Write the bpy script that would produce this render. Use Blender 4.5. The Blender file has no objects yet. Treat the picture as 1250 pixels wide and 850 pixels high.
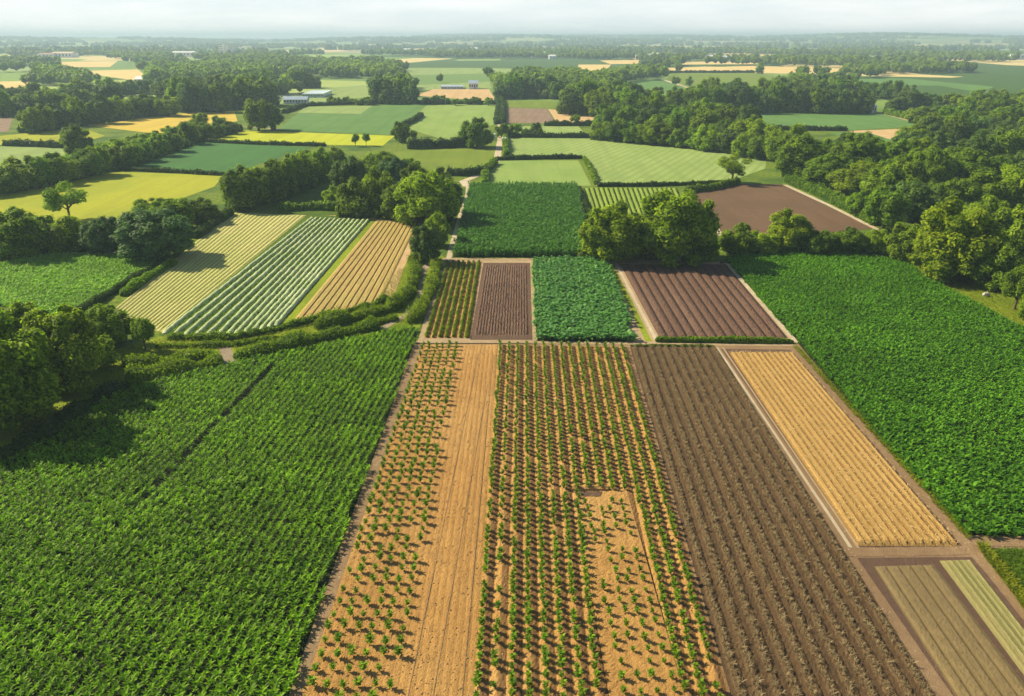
import bpy, bmesh, math, random
import numpy as np
from mathutils import Vector, Matrix
PI = math.pi
rng = np.random.default_rng(7)
random.seed(7)
sc = bpy.context.scene
COL = sc.collection

# ------------------------------------------------------------------ camera
CAMH = 40.0
F = 981.0
HOR = 46.0
PITCH = math.atan((425 - HOR) / F)
SP, CP = math.sin(PITCH), math.cos(PITCH)
cam_d = bpy.data.cameras.new('camera')
cam = bpy.data.objects.new('camera', cam_d)
COL.objects.link(cam)
cam.location = (0, 0, CAMH)
cam.rotation_euler = (PI / 2 - PITCH, 0, 0)
cam_d.sensor_width = 36
cam_d.lens = 36 * F / 1250
cam_d.clip_start = 0.5
cam_d.clip_end = 40000
sc.camera = cam

def at(px, py, z=0.0):
    """ground point under a direction measured in the survey photograph"""
    x = (px - 625) / F
    y = (425 - py) / F
    d = (x, CP + y * SP, -SP + y * CP)
    t = (z - CAMH) / d[2]
    return (d[0] * t, d[1] * t, z)

def depth(p):
    return p[1] * CP - (p[2] - CAMH) * SP

def topx(X, Y, Z=0.0):
    """inverse of at(): vectorised"""
    dz = Z - CAMH
    f = Y * CP - dz * SP
    u = Y * SP + dz * CP
    return 625 + F * X / f, 425 - F * u / f

ONES = ['', 'first', 'second', 'third', 'fourth', 'fifth', 'sixth', 'seventh', 'eighth', 'ninth', 'tenth', 'eleventh', 'twelfth',
        'thirteenth', 'fourteenth', 'fifteenth', 'sixteenth', 'seventeenth', 'eighteenth', 'nineteenth']
TENS = {2: ('twentieth', 'twenty'), 3: ('thirtieth', 'thirty'), 4: ('fortieth', 'forty'), 5: ('fiftieth', 'fifty')}
def ordn(n):
    if n < 20: return ONES[n]
    a, b = divmod(n, 10)
    return TENS[a][0] if b == 0 else TENS[a][1] + '-' + ONES[b]

# ------------------------------------------------------------------ materials
def new_mat(name):
    m = bpy.data.materials.new(name)
    m.use_nodes = True
    nt = m.node_tree
    nt.nodes.clear()
    return m, nt, nt.nodes, nt.links

def N(nodes, t, **kw):
    n = nodes.new(t)
    for k, v in kw.items():
        if k in n.inputs: n.inputs[k].default_value = v
        else: setattr(n, k, v)
    return n

def mix(nodes, links, fac, a, b, bt='MIX'):
    n = nodes.new('ShaderNodeMix'); n.data_type = 'RGBA'; n.blend_type = bt
    def put(s, v):
        if isinstance(v, (int, float)): s.default_value = v
        elif isinstance(v, tuple): s.default_value = (*v[:3], 1)
        else: links.new(v, s)
    put(n.inputs[0], fac); put(n.inputs[6], a); put(n.inputs[7], b)
    return n.outputs[2]

def math_n(nodes, links, op, a, b=0.0, c=None, clamp=False):
    n = nodes.new('ShaderNodeMath'); n.operation = op; n.use_clamp = clamp
    for i, v in enumerate((a, b, c)):
        if v is None: continue
        if isinstance(v, (int, float)): n.inputs[i].default_value = v
        else: links.new(v, n.inputs[i])
    return n.outputs[0]

def noise(nodes, links, vec, scale, detail=3, rough=0.55):
    n = nodes.new('ShaderNodeTexNoise')
    n.inputs['Scale'].default_value = scale; n.inputs['Detail'].default_value = detail; n.inputs['Roughness'].default_value = rough
    if vec is not None: links.new(vec, n.inputs['Vector'])
    return n.outputs['Fac']

def smap(nodes, links, v, a, b):
    n = nodes.new('ShaderNodeMapRange'); n.interpolation_type = 'SMOOTHSTEP'
    n.inputs[1].default_value = a; n.inputs[2].default_value = b
    links.new(v, n.inputs[0])
    return n.outputs[0]

def soil_mat(name, c1, c2, c3=None, s=1.0, bump=0.12, uv_stripe=None, dir_stripe=None, rough=0.95, fine=1.0, patch=0.6, speck=None, translu=0):
    """c1/c2 blended by medium noise, c3 by large patches.
       uv_stripe=(colour, lo, hi, wobble): second colour where the row phase (u fraction) lies in lo..hi
       dir_stripe=(angle, period, colour, strength): straight drill lines in world space"""
    m, nt, nd, lk = new_mat(name)
    tc = N(nd, 'ShaderNodeTexCoord')
    ob = tc.outputs['Object']
    n1 = noise(nd, lk, ob, 1.3 * s, 6, 0.65)
    n2 = noise(nd, lk, ob, 9.0 * s, 4, 0.7)
    n3 = noise(nd, lk, ob, 0.045 * s, 3)
    n0 = noise(nd, lk, ob, 3.2 * s, 3, 0.6)
    col = mix(nd, lk, smap(nd, lk, n1, 0.35, 0.65), c1, c2)
    if c3: col = mix(nd, lk, math_n(nd, lk, 'MULTIPLY', smap(nd, lk, n3, 0.42, 0.62), patch), col, c3)
    if uv_stripe:
        uc, lo, hi, wob = uv_stripe[:4]
        st = uv_stripe[4] if len(uv_stripe) > 4 else 1.0
        sep = N(nd, 'ShaderNodeSeparateXYZ'); lk.new(tc.outputs['UV'], sep.inputs[0])
        u = math_n(nd, lk, 'ADD', sep.outputs[0], math_n(nd, lk, 'MULTIPLY', math_n(nd, lk, 'SUBTRACT', n0, 0.5), wob))
        fr = math_n(nd, lk, 'FRACT', u)
        a = smap(nd, lk, fr, lo - 0.06, lo + 0.06)
        b = smap(nd, lk, fr, hi + 0.06, hi - 0.06)
        wn = N(nd, 'ShaderNodeTexWhiteNoise'); wn.noise_dimensions = '1D'; lk.new(math_n(nd, lk, 'FLOOR', u), wn.inputs['W'])
        rowv = math_n(nd, lk, 'MULTIPLY_ADD', wn.outputs['Value'], 0.35, 0.7, clamp=True)
        k = math_n(nd, lk, 'MULTIPLY', math_n(nd, lk, 'MULTIPLY', math_n(nd, lk, 'MULTIPLY', a, b), st), rowv)
        col = mix(nd, lk, math_n(nd, lk, 'MULTIPLY', wn.outputs['Value'], 0.22), col, tuple(x * 0.55 for x in c2))
        col = mix(nd, lk, k, col, mix(nd, lk, n1, uc, tuple(x * 0.7 for x in uc)))
    mps = N(nd, 'ShaderNodeMapping'); mps.inputs['Rotation'].default_value = (0, 0, dir_stripe[0] if dir_stripe else 0.25); mps.inputs['Scale'].default_value = (0.22, 0.012, 1); lk.new(ob, mps.inputs[0])
    col = mix(nd, lk, math_n(nd, lk, 'MULTIPLY', smap(nd, lk, noise(nd, lk, mps.outputs[0], 1.0, 5, 0.65), 0.4, 0.68), 0.42), col, tuple(x * 0.6 for x in c1))
    if dir_stripe:
        ang, per, dc, st = dir_stripe
        mp = N(nd, 'ShaderNodeMapping'); mp.inputs['Rotation'].default_value = (0, 0, ang); lk.new(ob, mp.inputs[0])
        sep = N(nd, 'ShaderNodeSeparateXYZ'); lk.new(mp.outputs[0], sep.inputs[0])
        w = math_n(nd, lk, 'SINE', math_n(nd, lk, 'ADD', math_n(nd, lk, 'MULTIPLY', sep.outputs[0], 2 * PI / per), math_n(nd, lk, 'MULTIPLY', n0, 1.5)))
        k = math_n(nd, lk, 'MULTIPLY', smap(nd, lk, w, -0.1, 0.9), st)
        col = mix(nd, lk, k, col, dc)
    if speck:
        v = N(nd, 'ShaderNodeTexVoronoi'); v.inputs['Scale'].default_value = speck[1]; lk.new(ob, v.inputs['Vector'])
        k = smap(nd, lk, v.outputs['Distance'], speck[2], speck[2] * 0.5)
        rv = N(nd, 'ShaderNodeSeparateColor'); lk.new(v.outputs['Color'], rv.inputs[0])
        k = math_n(nd, lk, 'MULTIPLY', k, math_n(nd, lk, 'GREATER_THAN', rv.outputs[0], 0.45))
        col = mix(nd, lk, k, col, speck[0])
    col = mix(nd, lk, math_n(nd, lk, 'MULTIPLY', smap(nd, lk, n2, 0.3, 0.7), 0.45 * fine), col, tuple(x * 0.55 for x in c1))
    # fine mottling in world space keeps far fields from reading as one flat tone
    col = mix(nd, lk, math_n(nd, lk, 'MULTIPLY', smap(nd, lk, noise(nd, lk, ob, 0.35, 6, 0.7), 0.35, 0.7), 0.3 * fine), col, tuple(x * 0.6 for x in c2))
    bs = N(nd, 'ShaderNodeBsdfPrincipled', Roughness=rough); bs.inputs['Specular IOR Level'].default_value = 0.1
    lk.new(col, bs.inputs['Base Color'])
    bp = N(nd, 'ShaderNodeBump', Strength=0.9, Distance=bump)
    lk.new(math_n(nd, lk, 'ADD', n2, n1), bp.inputs['Height']); lk.new(bp.outputs[0], bs.inputs['Normal'])
    o = N(nd, 'ShaderNodeOutputMaterial'); lk.new(bs.outputs[0], o.inputs[0])
    return m

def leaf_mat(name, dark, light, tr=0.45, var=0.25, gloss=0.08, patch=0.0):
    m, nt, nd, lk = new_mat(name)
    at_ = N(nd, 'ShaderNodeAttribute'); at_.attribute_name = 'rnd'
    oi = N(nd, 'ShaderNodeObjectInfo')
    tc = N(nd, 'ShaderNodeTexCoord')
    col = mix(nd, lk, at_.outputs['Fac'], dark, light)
    if patch:
        big = noise(nd, lk, tc.outputs['Object'], patch, 3)
        col = mix(nd, lk, math_n(nd, lk, 'MULTIPLY', smap(nd, lk, big, 0.35, 0.65), 0.35), col, tuple(x * 0.55 for x in dark))
    hs = N(nd, 'ShaderNodeHueSaturation')
    lk.new(math_n(nd, lk, 'MULTIPLY_ADD', oi.outputs['Random'], 0.03 * var / 0.25, 0.5 - 0.018 * var / 0.25), hs.inputs['Hue'])
    r2 = math_n(nd, lk, 'FRACT', math_n(nd, lk, 'MULTIPLY', oi.outputs['Random'], 17.3))
    lk.new(math_n(nd, lk, 'MULTIPLY_ADD', r2, var * 2, 1 - var), hs.inputs['Value'])
    lk.new(col, hs.inputs['Color'])
    df = N(nd, 'ShaderNodeBsdfPrincipled', Roughness=0.55); df.inputs['Specular IOR Level'].default_value = gloss
    lk.new(hs.outputs[0], df.inputs['Base Color'])
    tl = N(nd, 'ShaderNodeBsdfTranslucent')
    tcx = mix(nd, lk, 1.0, hs.outputs[0], (1.1, 1.35, 0.3), 'MULTIPLY')
    lk.new(tcx, tl.inputs[0])
    ms = N(nd, 'ShaderNodeMixShader'); ms.inputs[0].default_value = tr
    lk.new(df.outputs[0], ms.inputs[1]); lk.new(tl.outputs[0], ms.inputs[2])
    o = N(nd, 'ShaderNodeOutputMaterial'); lk.new(ms.outputs[0], o.inputs[0])
    return m

def plain_mat(name, c, rough=0.7, metal=0.0, mott=0.25, scale=2.0):
    m, nt, nd, lk = new_mat(name)
    tc = N(nd, 'ShaderNodeTexCoord')
    n1 = noise(nd, lk, tc.outputs['Object'], scale, 5)
    col = mix(nd, lk, math_n(nd, lk, 'MULTIPLY', n1, mott), c, tuple(x * 0.4 for x in c))
    bs = N(nd, 'ShaderNodeBsdfPrincipled', Roughness=rough, Metallic=metal)
    lk.new(col, bs.inputs['Base Color'])
    o = N(nd, 'ShaderNodeOutputMaterial'); lk.new(bs.outputs[0], o.inputs[0])
    return m

# ------------------------------------------------------------------ object helpers
def tag(o, label=None, cat=None, group=None, kind=None):
    if label: o['label'] = label
    if cat: o['category'] = cat
    if group: o['group'] = group
    if kind: o['kind'] = kind
    return o

def empty(name, loc, rz=0.0):
    o = bpy.data.objects.new(name, None)
    COL.objects.link(o)
    o.location = loc; o.rotation_euler = (0, 0, rz); o.empty_display_size = 0.5
    return o

def np_mesh(name, V, Fq, mats, rnd=None, midx=None, smooth=False, uv=None):
    me = bpy.data.meshes.new(name)
    V = np.asarray(V, dtype=np.float32); Fq = np.asarray(Fq, dtype=np.int32)
    k = Fq.shape[1]
    me.vertices.add(len(V)); me.vertices.foreach_set('co', V.ravel())
    me.loops.add(Fq.size); me.loops.foreach_set('vertex_index', Fq.ravel())
    me.polygons.add(len(Fq))
    me.polygons.foreach_set('loop_start', np.arange(0, Fq.size, k, dtype=np.int32))
    me.polygons.foreach_set('loop_total', np.full(len(Fq), k, dtype=np.int32))
    for m in (mats if isinstance(mats, (list, tuple)) else [mats]): me.materials.append(m)
    if midx is not None: me.polygons.foreach_set('material_index', np.asarray(midx, dtype=np.int32))
    me.polygons.foreach_set('use_smooth', np.full(len(Fq), bool(smooth)))
    if rnd is not None:
        a = me.attributes.new('rnd', 'FLOAT', 'FACE'); a.data.foreach_set('value', np.asarray(rnd, dtype=np.float32))
    if uv is not None:
        l = me.uv_layers.new(name='UVMap'); l.data.foreach_set('uv', np.asarray(uv, dtype=np.float32)[Fq.ravel()].ravel())
    me.update(calc_edges=True)
    return me

def link(name, me, parent=None, loc=None):
    o = bpy.data.objects.new(name, me)
    COL.objects.link(o)
    if parent: o.parent = parent
    if loc is not None: o.location = loc
    return o

def join(parts):
    """parts: list of (V, F4, rnd) -> merged"""
    Vs, Fs, Rs, off = [], [], [], 0
    for V, Fq, r in parts:
        Vs.append(V); Fs.append(Fq + off); Rs.append(np.broadcast_to(r, (len(Fq),))); off += len(V)
    return np.concatenate(Vs), np.concatenate(Fs), np.concatenate(Rs)

def box_vf(x0, y0, z0, x1, y1, z1):
    V = np.array([(x, y, z) for z in (z0, z1) for y in (y0, y1) for x in (x0, x1)], float)
    Fq = np.array([(0, 2, 3, 1), (4, 5, 7, 6), (0, 1, 5, 4), (2, 6, 7, 3), (0, 4, 6, 2), (1, 3, 7, 5)])
    return V, Fq

def unit(v):
    return v / np.maximum(np.linalg.norm(v, axis=-1, keepdims=True), 1e-9)

def leaves(C, Nn, size, elong=1.0, r=rng):
    """diamond leaves at C facing Nn"""
    n = len(C)
    A = unit(np.cross(Nn, unit(r.normal(size=(n, 3)))))
    B = np.cross(Nn, A)
    s = np.broadcast_to(size, (n,))[:, None] * r.uniform(0.7, 1.3, (n, 1))
    V = np.stack([C - A * s * elong, C + B * s * 0.55 + Nn * s * 0.18, C + A * s * elong, C - B * s * 0.55 + Nn * s * 0.18], 1).reshape(-1, 3)
    return V, np.arange(n * 4).reshape(-1, 4)

_ico = {}
def ico(sub):
    if sub not in _ico:
        bm = bmesh.new(); bmesh.ops.create_icosphere(bm, subdivisions=sub, radius=1)
        V = np.array([v.co[:] for v in bm.verts]); T = np.array([[v.index for v in f.verts] for f in bm.faces]); bm.free()
        _ico[sub] = (V, np.concatenate([T, T[:, :1]], 1)[:, [0, 1, 2, 2]] if False else T)
    return _ico[sub]

def ring_sphere(nu, nv):
    """quad sphere (poles collapsed to small rings)"""
    V, Fq = [], []
    for j in range(nv + 1):
        th = PI * (0.04 + 0.92 * j / nv)
        for i in range(nu):
            a = 2 * PI * i / nu
            V.append((math.sin(th) * math.cos(a), math.sin(th) * math.sin(a), math.cos(th)))
    for j in range(nv):
        for i in range(nu):
            Fq.append((j * nu + i, (j + 1) * nu + i, (j + 1) * nu + (i + 1) % nu, j * nu + (i + 1) % nu))
    k = nu * nv
    if nu == 6:
        Fq.append((0, 1, 2, 3)); Fq.append((0, 3, 4, 5))
    return np.array(V), np.array(Fq)
RS = ring_sphere(6, 3)
RS8 = ring_sphere(8, 6)

def tube_vf(pts, rad, n=6):
    V, Fq = [], []
    for k, p in enumerate(pts):
        p = np.array(p, float)
        d = np.array(pts[min(k + 1, len(pts) - 1)], float) - np.array(pts[max(k - 1, 0)], float)
        d = d / max(np.linalg.norm(d), 1e-9)
        a = np.cross(d, (0.3, 1, 0.1)); a /= np.linalg.norm(a); b = np.cross(d, a)
        for i in range(n):
            t = 2 * PI * i / n
            V.append(p + rad[k] * (a * math.cos(t) + b * math.sin(t)))
    for k in range(len(pts) - 1):
        for i in range(n):
            Fq.append((k * n + i, k * n + (i + 1) % n, (k + 1) * n + (i + 1) % n, (k + 1) * n + i))
    return np.array(V), np.array(Fq)

# ------------------------------------------------------------------ foliage materials
M = {}
M['leaf_mid'] = leaf_mat('leaf_mid', (0.035, 0.085, 0.006), (0.29, 0.42, 0.02), tr=0.42, var=0.26)
M['leaf_light'] = leaf_mat('leaf_light', (0.06, 0.13, 0.006), (0.42, 0.54, 0.02), tr=0.5, var=0.15)
M['leaf_dark'] = leaf_mat('leaf_dark', (0.025, 0.065, 0.012), (0.18, 0.28, 0.04), tr=0.28, var=0.15)
M['leaf_blue'] = leaf_mat('leaf_blue', (0.03, 0.075, 0.02), (0.14, 0.25, 0.06), tr=0.3, var=0.1)
M['leaf_far'] = leaf_mat('leaf_far', (0.03, 0.075, 0.010), (0.32, 0.42, 0.030), tr=0.45, var=0.1, patch=0.012)
M['hedge'] = leaf_mat('hedge_leaf', (0.035, 0.09, 0.006), (0.27, 0.39, 0.015), tr=0.45, var=0.15, patch=0.3)
M['hedge_dark'] = leaf_mat('hedge_leaf_dark', (0.022, 0.05, 0.008), (0.075, 0.125, 0.016), tr=0.3, var=0.15, patch=0.3)
M['verge'] = leaf_mat('verge_leaf', (0.09, 0.15, 0.008), (0.27, 0.34, 0.015), tr=0.5, var=0.15, patch=0.4)
M['undergrowth'] = leaf_mat('undergrowth_leaf', (0.03, 0.07, 0.006), (0.18, 0.25, 0.02), tr=0.4, var=0.15, patch=0.05)
M['bark'] = plain_mat('bark', (0.09, 0.065, 0.04), 0.95, mott=0.6, scale=12)

# ------------------------------------------------------------------ tree prototypes (unit: width 1, height 1)
def crown_mesh(name, seed, nleaf, leaf, mat, nlobe=16, core=RS, zc=0.45, rz=0.40, open_=0.0, lob=(0.15, 0.22), base=0.0):
    r = np.random.default_rng(seed)
    L = []
    k = 0
    RAD = 0.33 + (0.185 - 0.5 * (lob[0] + lob[1])) * 0.9
    while len(L) < nlobe and k < 4000:
        k += 1
        az_ = r.uniform(0, 2 * PI); d = np.array([math.cos(az_), math.sin(az_), r.uniform(-0.85, 1.0)])
        q = r.uniform(0.72, 1.04) if len(L) > 2 else 0.25
        hr = math.sqrt(max(0.0, 1 - abs(d[2]) ** 2.6)) / max(math.hypot(d[0], d[1]), 1e-3)
        c = np.array([d[0] * hr * RAD * q, d[1] * hr * RAD * q, zc + d[2] * (rz + (RAD - 0.33) * 0.7) * q])
        rad = r.uniform(*lob) * (1.15 - 0.25 * abs(d[2]))
        if len(L) > 4 and min(np.linalg.norm(c - l[0]) for l in L) < 0.8 * lob[1]: continue
        L.append((c, rad))
    if open_ == 0: L.append((np.array([0, 0, zc - 0.02]), 0.30))
    parts = []
    tot = sum(l[1] ** 2 for l in L)
    for c, rad in L:
        n = max(6, int(nleaf * rad ** 2 / tot))
        d = unit(r.normal(size=(n, 3)))
        wob = 1 + 0.16 * np.sin(d[:, 0] * 7 + c[0] * 40) * np.cos(d[:, 1] * 6 + c[1] * 30) + 0.1 * np.sin(d[:, 2] * 9)
        P = c + d * (rad * wob * r.uniform(0.8 - open_ * 0.4, 1.08, n))[:, None] * np.array([1, 1, 0.92])
        keep = P[:, 2] > base
        nn = unit(d * 1.0 + r.normal(size=(n, 3)) * 0.38 + np.array([0, 0, 0.6]))
        V, Fq = leaves(P[keep], nn[keep], leaf, 0.95, r)
        bright = r.uniform(0, 1, keep.sum()) * 0.6 + 0.4 * r.uniform()
        parts.append((V, Fq, bright))
        if open_ < 0.3:
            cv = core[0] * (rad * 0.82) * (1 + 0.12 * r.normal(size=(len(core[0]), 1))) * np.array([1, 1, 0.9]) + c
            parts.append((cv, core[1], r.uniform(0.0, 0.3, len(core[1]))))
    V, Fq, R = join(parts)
    V[:, 2] = np.maximum(V[:, 2], max(base * 0.5, 0.0))
    mx = max(V[:, 0].max() - V[:, 0].min(), V[:, 1].max() - V[:, 1].min()); V[:, :2] /= mx * 0.97
    V[:, 2] *= 1 / V[:, 2].max()
    return np_mesh(name, V, Fq, mat, R)

def trunk_mesh(name, seed, thick=0.03, limbs=5, top=0.55, fork=0.25, spread=0.25):
    r = np.random.default_rng(seed)
    parts = []
    pts = [(0, 0, -0.02), (0.005, 0, 0.08), (0.01, 0.01, fork), (0, 0.01, top)]
    V, Fq = tube_vf(pts, [thick * 1.5, thick, thick * 0.8, thick * 0.35], 7); parts.append((V, Fq, 0.5))
    for i in range(limbs):
        a = 2 * PI * i / limbs + r.uniform(-0.4, 0.4); z0 = fork * r.uniform(0.75, 1.2)
        sx, sy = math.cos(a) * spread, math.sin(a) * spread
        p = [(0, 0, z0), (sx * 0.4, sy * 0.4, z0 + 0.1), (sx, sy, z0 + 0.3 * r.uniform(0.7, 1.2))]
        V, Fq = tube_vf(p, [thick * 0.6, thick * 0.4, thick * 0.15], 5); parts.append((V, Fq, 0.5))
    V, Fq, R = join(parts)
    return np_mesh(name, V, Fq, M['bark'], R, smooth=True)

PROTO = {}
def get_proto(kind, lod, var):
    key = (kind, lod, var)
    if key in PROTO: return PROTO[key]
    mat = {'mid': M['leaf_mid'], 'light': M['leaf_light'], 'dark': M['leaf_dark'], 'blue': M['leaf_blue'], 'open': M['leaf_light'], 'small': M['leaf_mid']}[kind]
    seed = hash((len(kind), ord(kind[0]), lod, var)) % 10000 + 3
    nleaf, leaf, nl = {0: (13000, 0.021, 58), 1: (6500, 0.028, 40), 2: (2200, 0.043, 24), 3: (640, 0.08, 12)}[lod]
    lobr = {0: (0.075, 0.125), 1: (0.09, 0.145), 2: (0.11, 0.165), 3: (0.14, 0.2)}[lod]
    kw = dict(nlobe=nl, core=RS8 if lod < 1 else RS, lob=lobr)
    if kind == 'open': kw.update(open_=0.35, nlobe=15, zc=0.64, rz=0.29, base=0.3, lob=(0.11, 0.16)); nleaf = int(nleaf * 0.55)
    if kind == 'small': kw.update(zc=0.66, rz=0.24, base=0.28)
    if kind == 'blue': kw.update(zc=0.45, rz=0.36, base=0.03, nlobe=nl + 6)
    c = crown_mesh('crown', seed, nleaf, leaf, mat, **kw)
    t = trunk_mesh('trunk', seed, thick=0.028 if kind in ('open', 'small') else 0.035, fork=0.36 if kind == 'open' else 0.22, top=0.6, spread=0.3 if kind == 'open' else 0.22)
    PROTO[key] = (c, t)
    return PROTO[key]

NTREE = [0]
def tree(px, py, w, h, kind='mid', label=None, group=None, cat='tree', name='tree'):
    p = at(px, py)
    dp = depth(p)
    W = w * dp / F; H = h * dp / F / CP
    lod = 0 if w > 58 else 1 if w > 30 else 2 if w > 15 else 3
    crown, trunk = get_proto(kind, lod, random.randrange(3 if lod < 3 else 4))
    root = empty(name, p)
    tag(root, label, cat, group)
    rz = random.uniform(0, 2 * PI)
    for nm, me in (('crown', crown), ('trunk', trunk)):
        o = bpy.data.objects.new(nm, me); COL.objects.link(o); o.parent = root
    root.rotation_euler = (0, 0, rz)
    root.scale = (W, W * random.uniform(0.9, 1.1), H)
    NTREE[0] += 1
    return root

def lerp_poly(pts, t):
    P = [np.array(p, float) for p in pts]
    L = [np.linalg.norm(P[i + 1] - P[i]) for i in range(len(P) - 1)]
    s = t * sum(L)
    for i, l in enumerate(L):
        if s <= l or i == len(L) - 1:
            return P[i] + (P[i + 1] - P[i]) * (s / l)
        s -= l

ADJ = {'mid': 'green', 'light': 'yellow-green', 'dark': 'dark green', 'blue': 'blue-green'}
def tree_row(descr, pts, n, w, h, kinds=('mid',), jy=1.5, group=None):
    specs = []
    for i in range(n):
        t = (i + 0.5 + random.uniform(-0.22, 0.22)) / n
        x, y = lerp_poly(pts, t)
        ww = (w[0] + (w[1] - w[0]) * t if isinstance(w, tuple) else w) * random.uniform(1.0, 1.55)
        hh = (h[0] + (h[1] - h[0]) * t if isinstance(h, tuple) else h) * random.uniform(0.78, 1.22)
        specs.append((x, y + random.uniform(-jy, jy), ww, hh, random.choice(kinds)))
    # shrubby undergrowth below the crowns closes the row at the ground
    pm = at(*pts[len(pts) // 2]); hm0 = (h[0] if isinstance(h, tuple) else h) * depth(at(*pts[0])) / F; hm1 = (h[1] if isinstance(h, tuple) else h) * depth(at(*pts[-1])) / F
    hu = 0.5 * (hm0 + hm1) * 0.32
    if hu > 1.5:
        o = hedge([(x, y - 0.4) for x, y in pts], hu * 1.5, hu, M['undergrowth'], f'shrubby undergrowth below {descr}', leaf=min(1.1, max(0.4, pm[1] * 0.0016)), dens=min(6, 260000 / pm[1] ** 2), name='undergrowth', bumpy=0.3, cat='undergrowth')
        o['kind'] = 'stuff'
    specs.sort()
    for i, (x, y, ww, hh, k) in enumerate(specs):
        size = 'broad' if ww > hh * 1.25 else 'tall' if hh > ww * 1.12 else 'rounded'
        tree(x, y, ww, hh, k, f'{size} {ADJ[k]} tree, {ordn(i + 1)} from left in {descr}', group or descr.replace('the ', ''))

# ------------------------------------------------------------------ ground patches
def pts_in_poly(x, y, poly):
    inside = np.zeros(np.shape(x), bool)
    n = len(poly)
    for i in range(n):
        x1, y1 = poly[i][:2]; x2, y2 = poly[(i + 1) % n][:2]
        c = ((y1 > y) != (y2 > y)) & (x < (x2 - x1) * (y - y1) / (y2 - y1 + 1e-12) + x1)
        inside ^= c
    return inside

FIELDS = []            # px polygons kept free of scattered far trees
def patch(name, pts, mat, z=0.02, label=None, cat=None, keep=True, kind='structure'):
    bm = bmesh.new()
    vs = [bm.verts.new(at(x, y, z)) for x, y in pts]
    f = bm.faces.new(vs)
    f.normal_update()
    if f.normal.z < 0: f.normal_flip()
    bmesh.ops.triangulate(bm, faces=[f])
    me = bpy.data.meshes.new(name); bm.to_mesh(me); bm.free(); me.materials.append(mat)
    o = link(name, me)
    tag(o, label, cat, kind=kind)
    if keep: FIELDS.append(pts)
    return o

def ribbon(name, pts, width, mat, z=0.05, label=None, cat=None, steps=6, wob=0.12):
    G = []
    for i in range(len(pts) - 1):
        for k in range(steps):
            t = k / steps
            G.append(tuple(np.array(pts[i][:2]) * (1 - t) + np.array(pts[i + 1][:2]) * t))
    G.append(pts[-1][:2])
    P = np.array([at(x, y)[:2] for x, y in G])
    T = unit(np.gradient(P, axis=0)); Nn = np.stack([-T[:, 1], T[:, 0]], 1)
    w = width / 2 * (1 + rng.uniform(-wob, wob, (len(P), 2)))
    A = P + Nn * w[:, :1]; B = P - Nn * w[:, 1:]
    V = np.zeros((len(P) * 2, 3)); V[0::2, :2] = A; V[1::2, :2] = B; V[:, 2] = z
    Fq = np.array([(2 * i + 1, 2 * i + 3, 2 * i + 2, 2 * i) for i in range(len(P) - 1)])
    o = link(name, np_mesh(name, V, Fq, mat))
    # make sure it faces up
    if o.data.polygons[0].normal.z < 0:
        o.data.flip_normals()
    return tag(o, label, cat, kind='structure')

def ridge_field(name, c, nrows, hgt, mat, prof='round', z=0.03, per=8, nv=160, rough=0.15, label=None, jag=0.0, u0=0.0):
    """c = TL, TR, BR, BL in survey coordinates; rows run TL->BL"""
    G = [np.array(at(x, y)[:2]) for x, y in c]
    nu = nrows * per
    u = np.linspace(0, 1, nu + 1); v = np.linspace(0, 1, nv + 1)
    U, Vv = np.meshgrid(u, v)
    P = (G[0] * ((1 - U) * (1 - Vv))[..., None] + G[1] * (U * (1 - Vv))[..., None] + G[2] * (U * Vv)[..., None] + G[3] * ((1 - U) * Vv)[..., None])
    ph = (U * nrows + u0) % 1.0
    if prof == 'round': hh = np.sin(PI * ph) ** 1.0
    elif prof == 'flat': hh = np.clip(np.sin(PI * ph) * 2.2, 0, 1)
    elif prof == 'saw': hh = np.clip(1 - np.abs(ph - 0.5) * 2.4, 0, 1)
    Z = z + hgt * hh * (1 + jag * rng.normal(size=hh.shape)) + rough * hgt * rng.uniform(-1, 1, hh.shape) * (hh > 0.02)
    Z = np.maximum(Z, z)
    e = np.minimum(np.minimum(U, 1 - U) * nrows * 3, np.minimum(Vv, 1 - Vv) * nv / 2)
    Z = z + (Z - z) * np.clip(e, 0, 1)
    L = np.linalg.norm(G[0] - G[3])
    V = np.concatenate([P, Z[..., None]], 2).reshape(-1, 3)
    idx = np.arange((nu + 1) * (nv + 1)).reshape(nv + 1, nu + 1)
    Fq = np.stack([idx[1:, :-1], idx[1:, 1:], idx[:-1, 1:], idx[:-1, :-1]], -1).reshape(-1, 4)
    uv = np.stack([U * nrows + u0, Vv * L], -1).reshape(-1, 2)
    o = link(name, np_mesh(name, V, Fq, mat, uv=uv, smooth=False))
    FIELDS.append(c)
    return tag(o, label, 'field', kind='structure')

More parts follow.
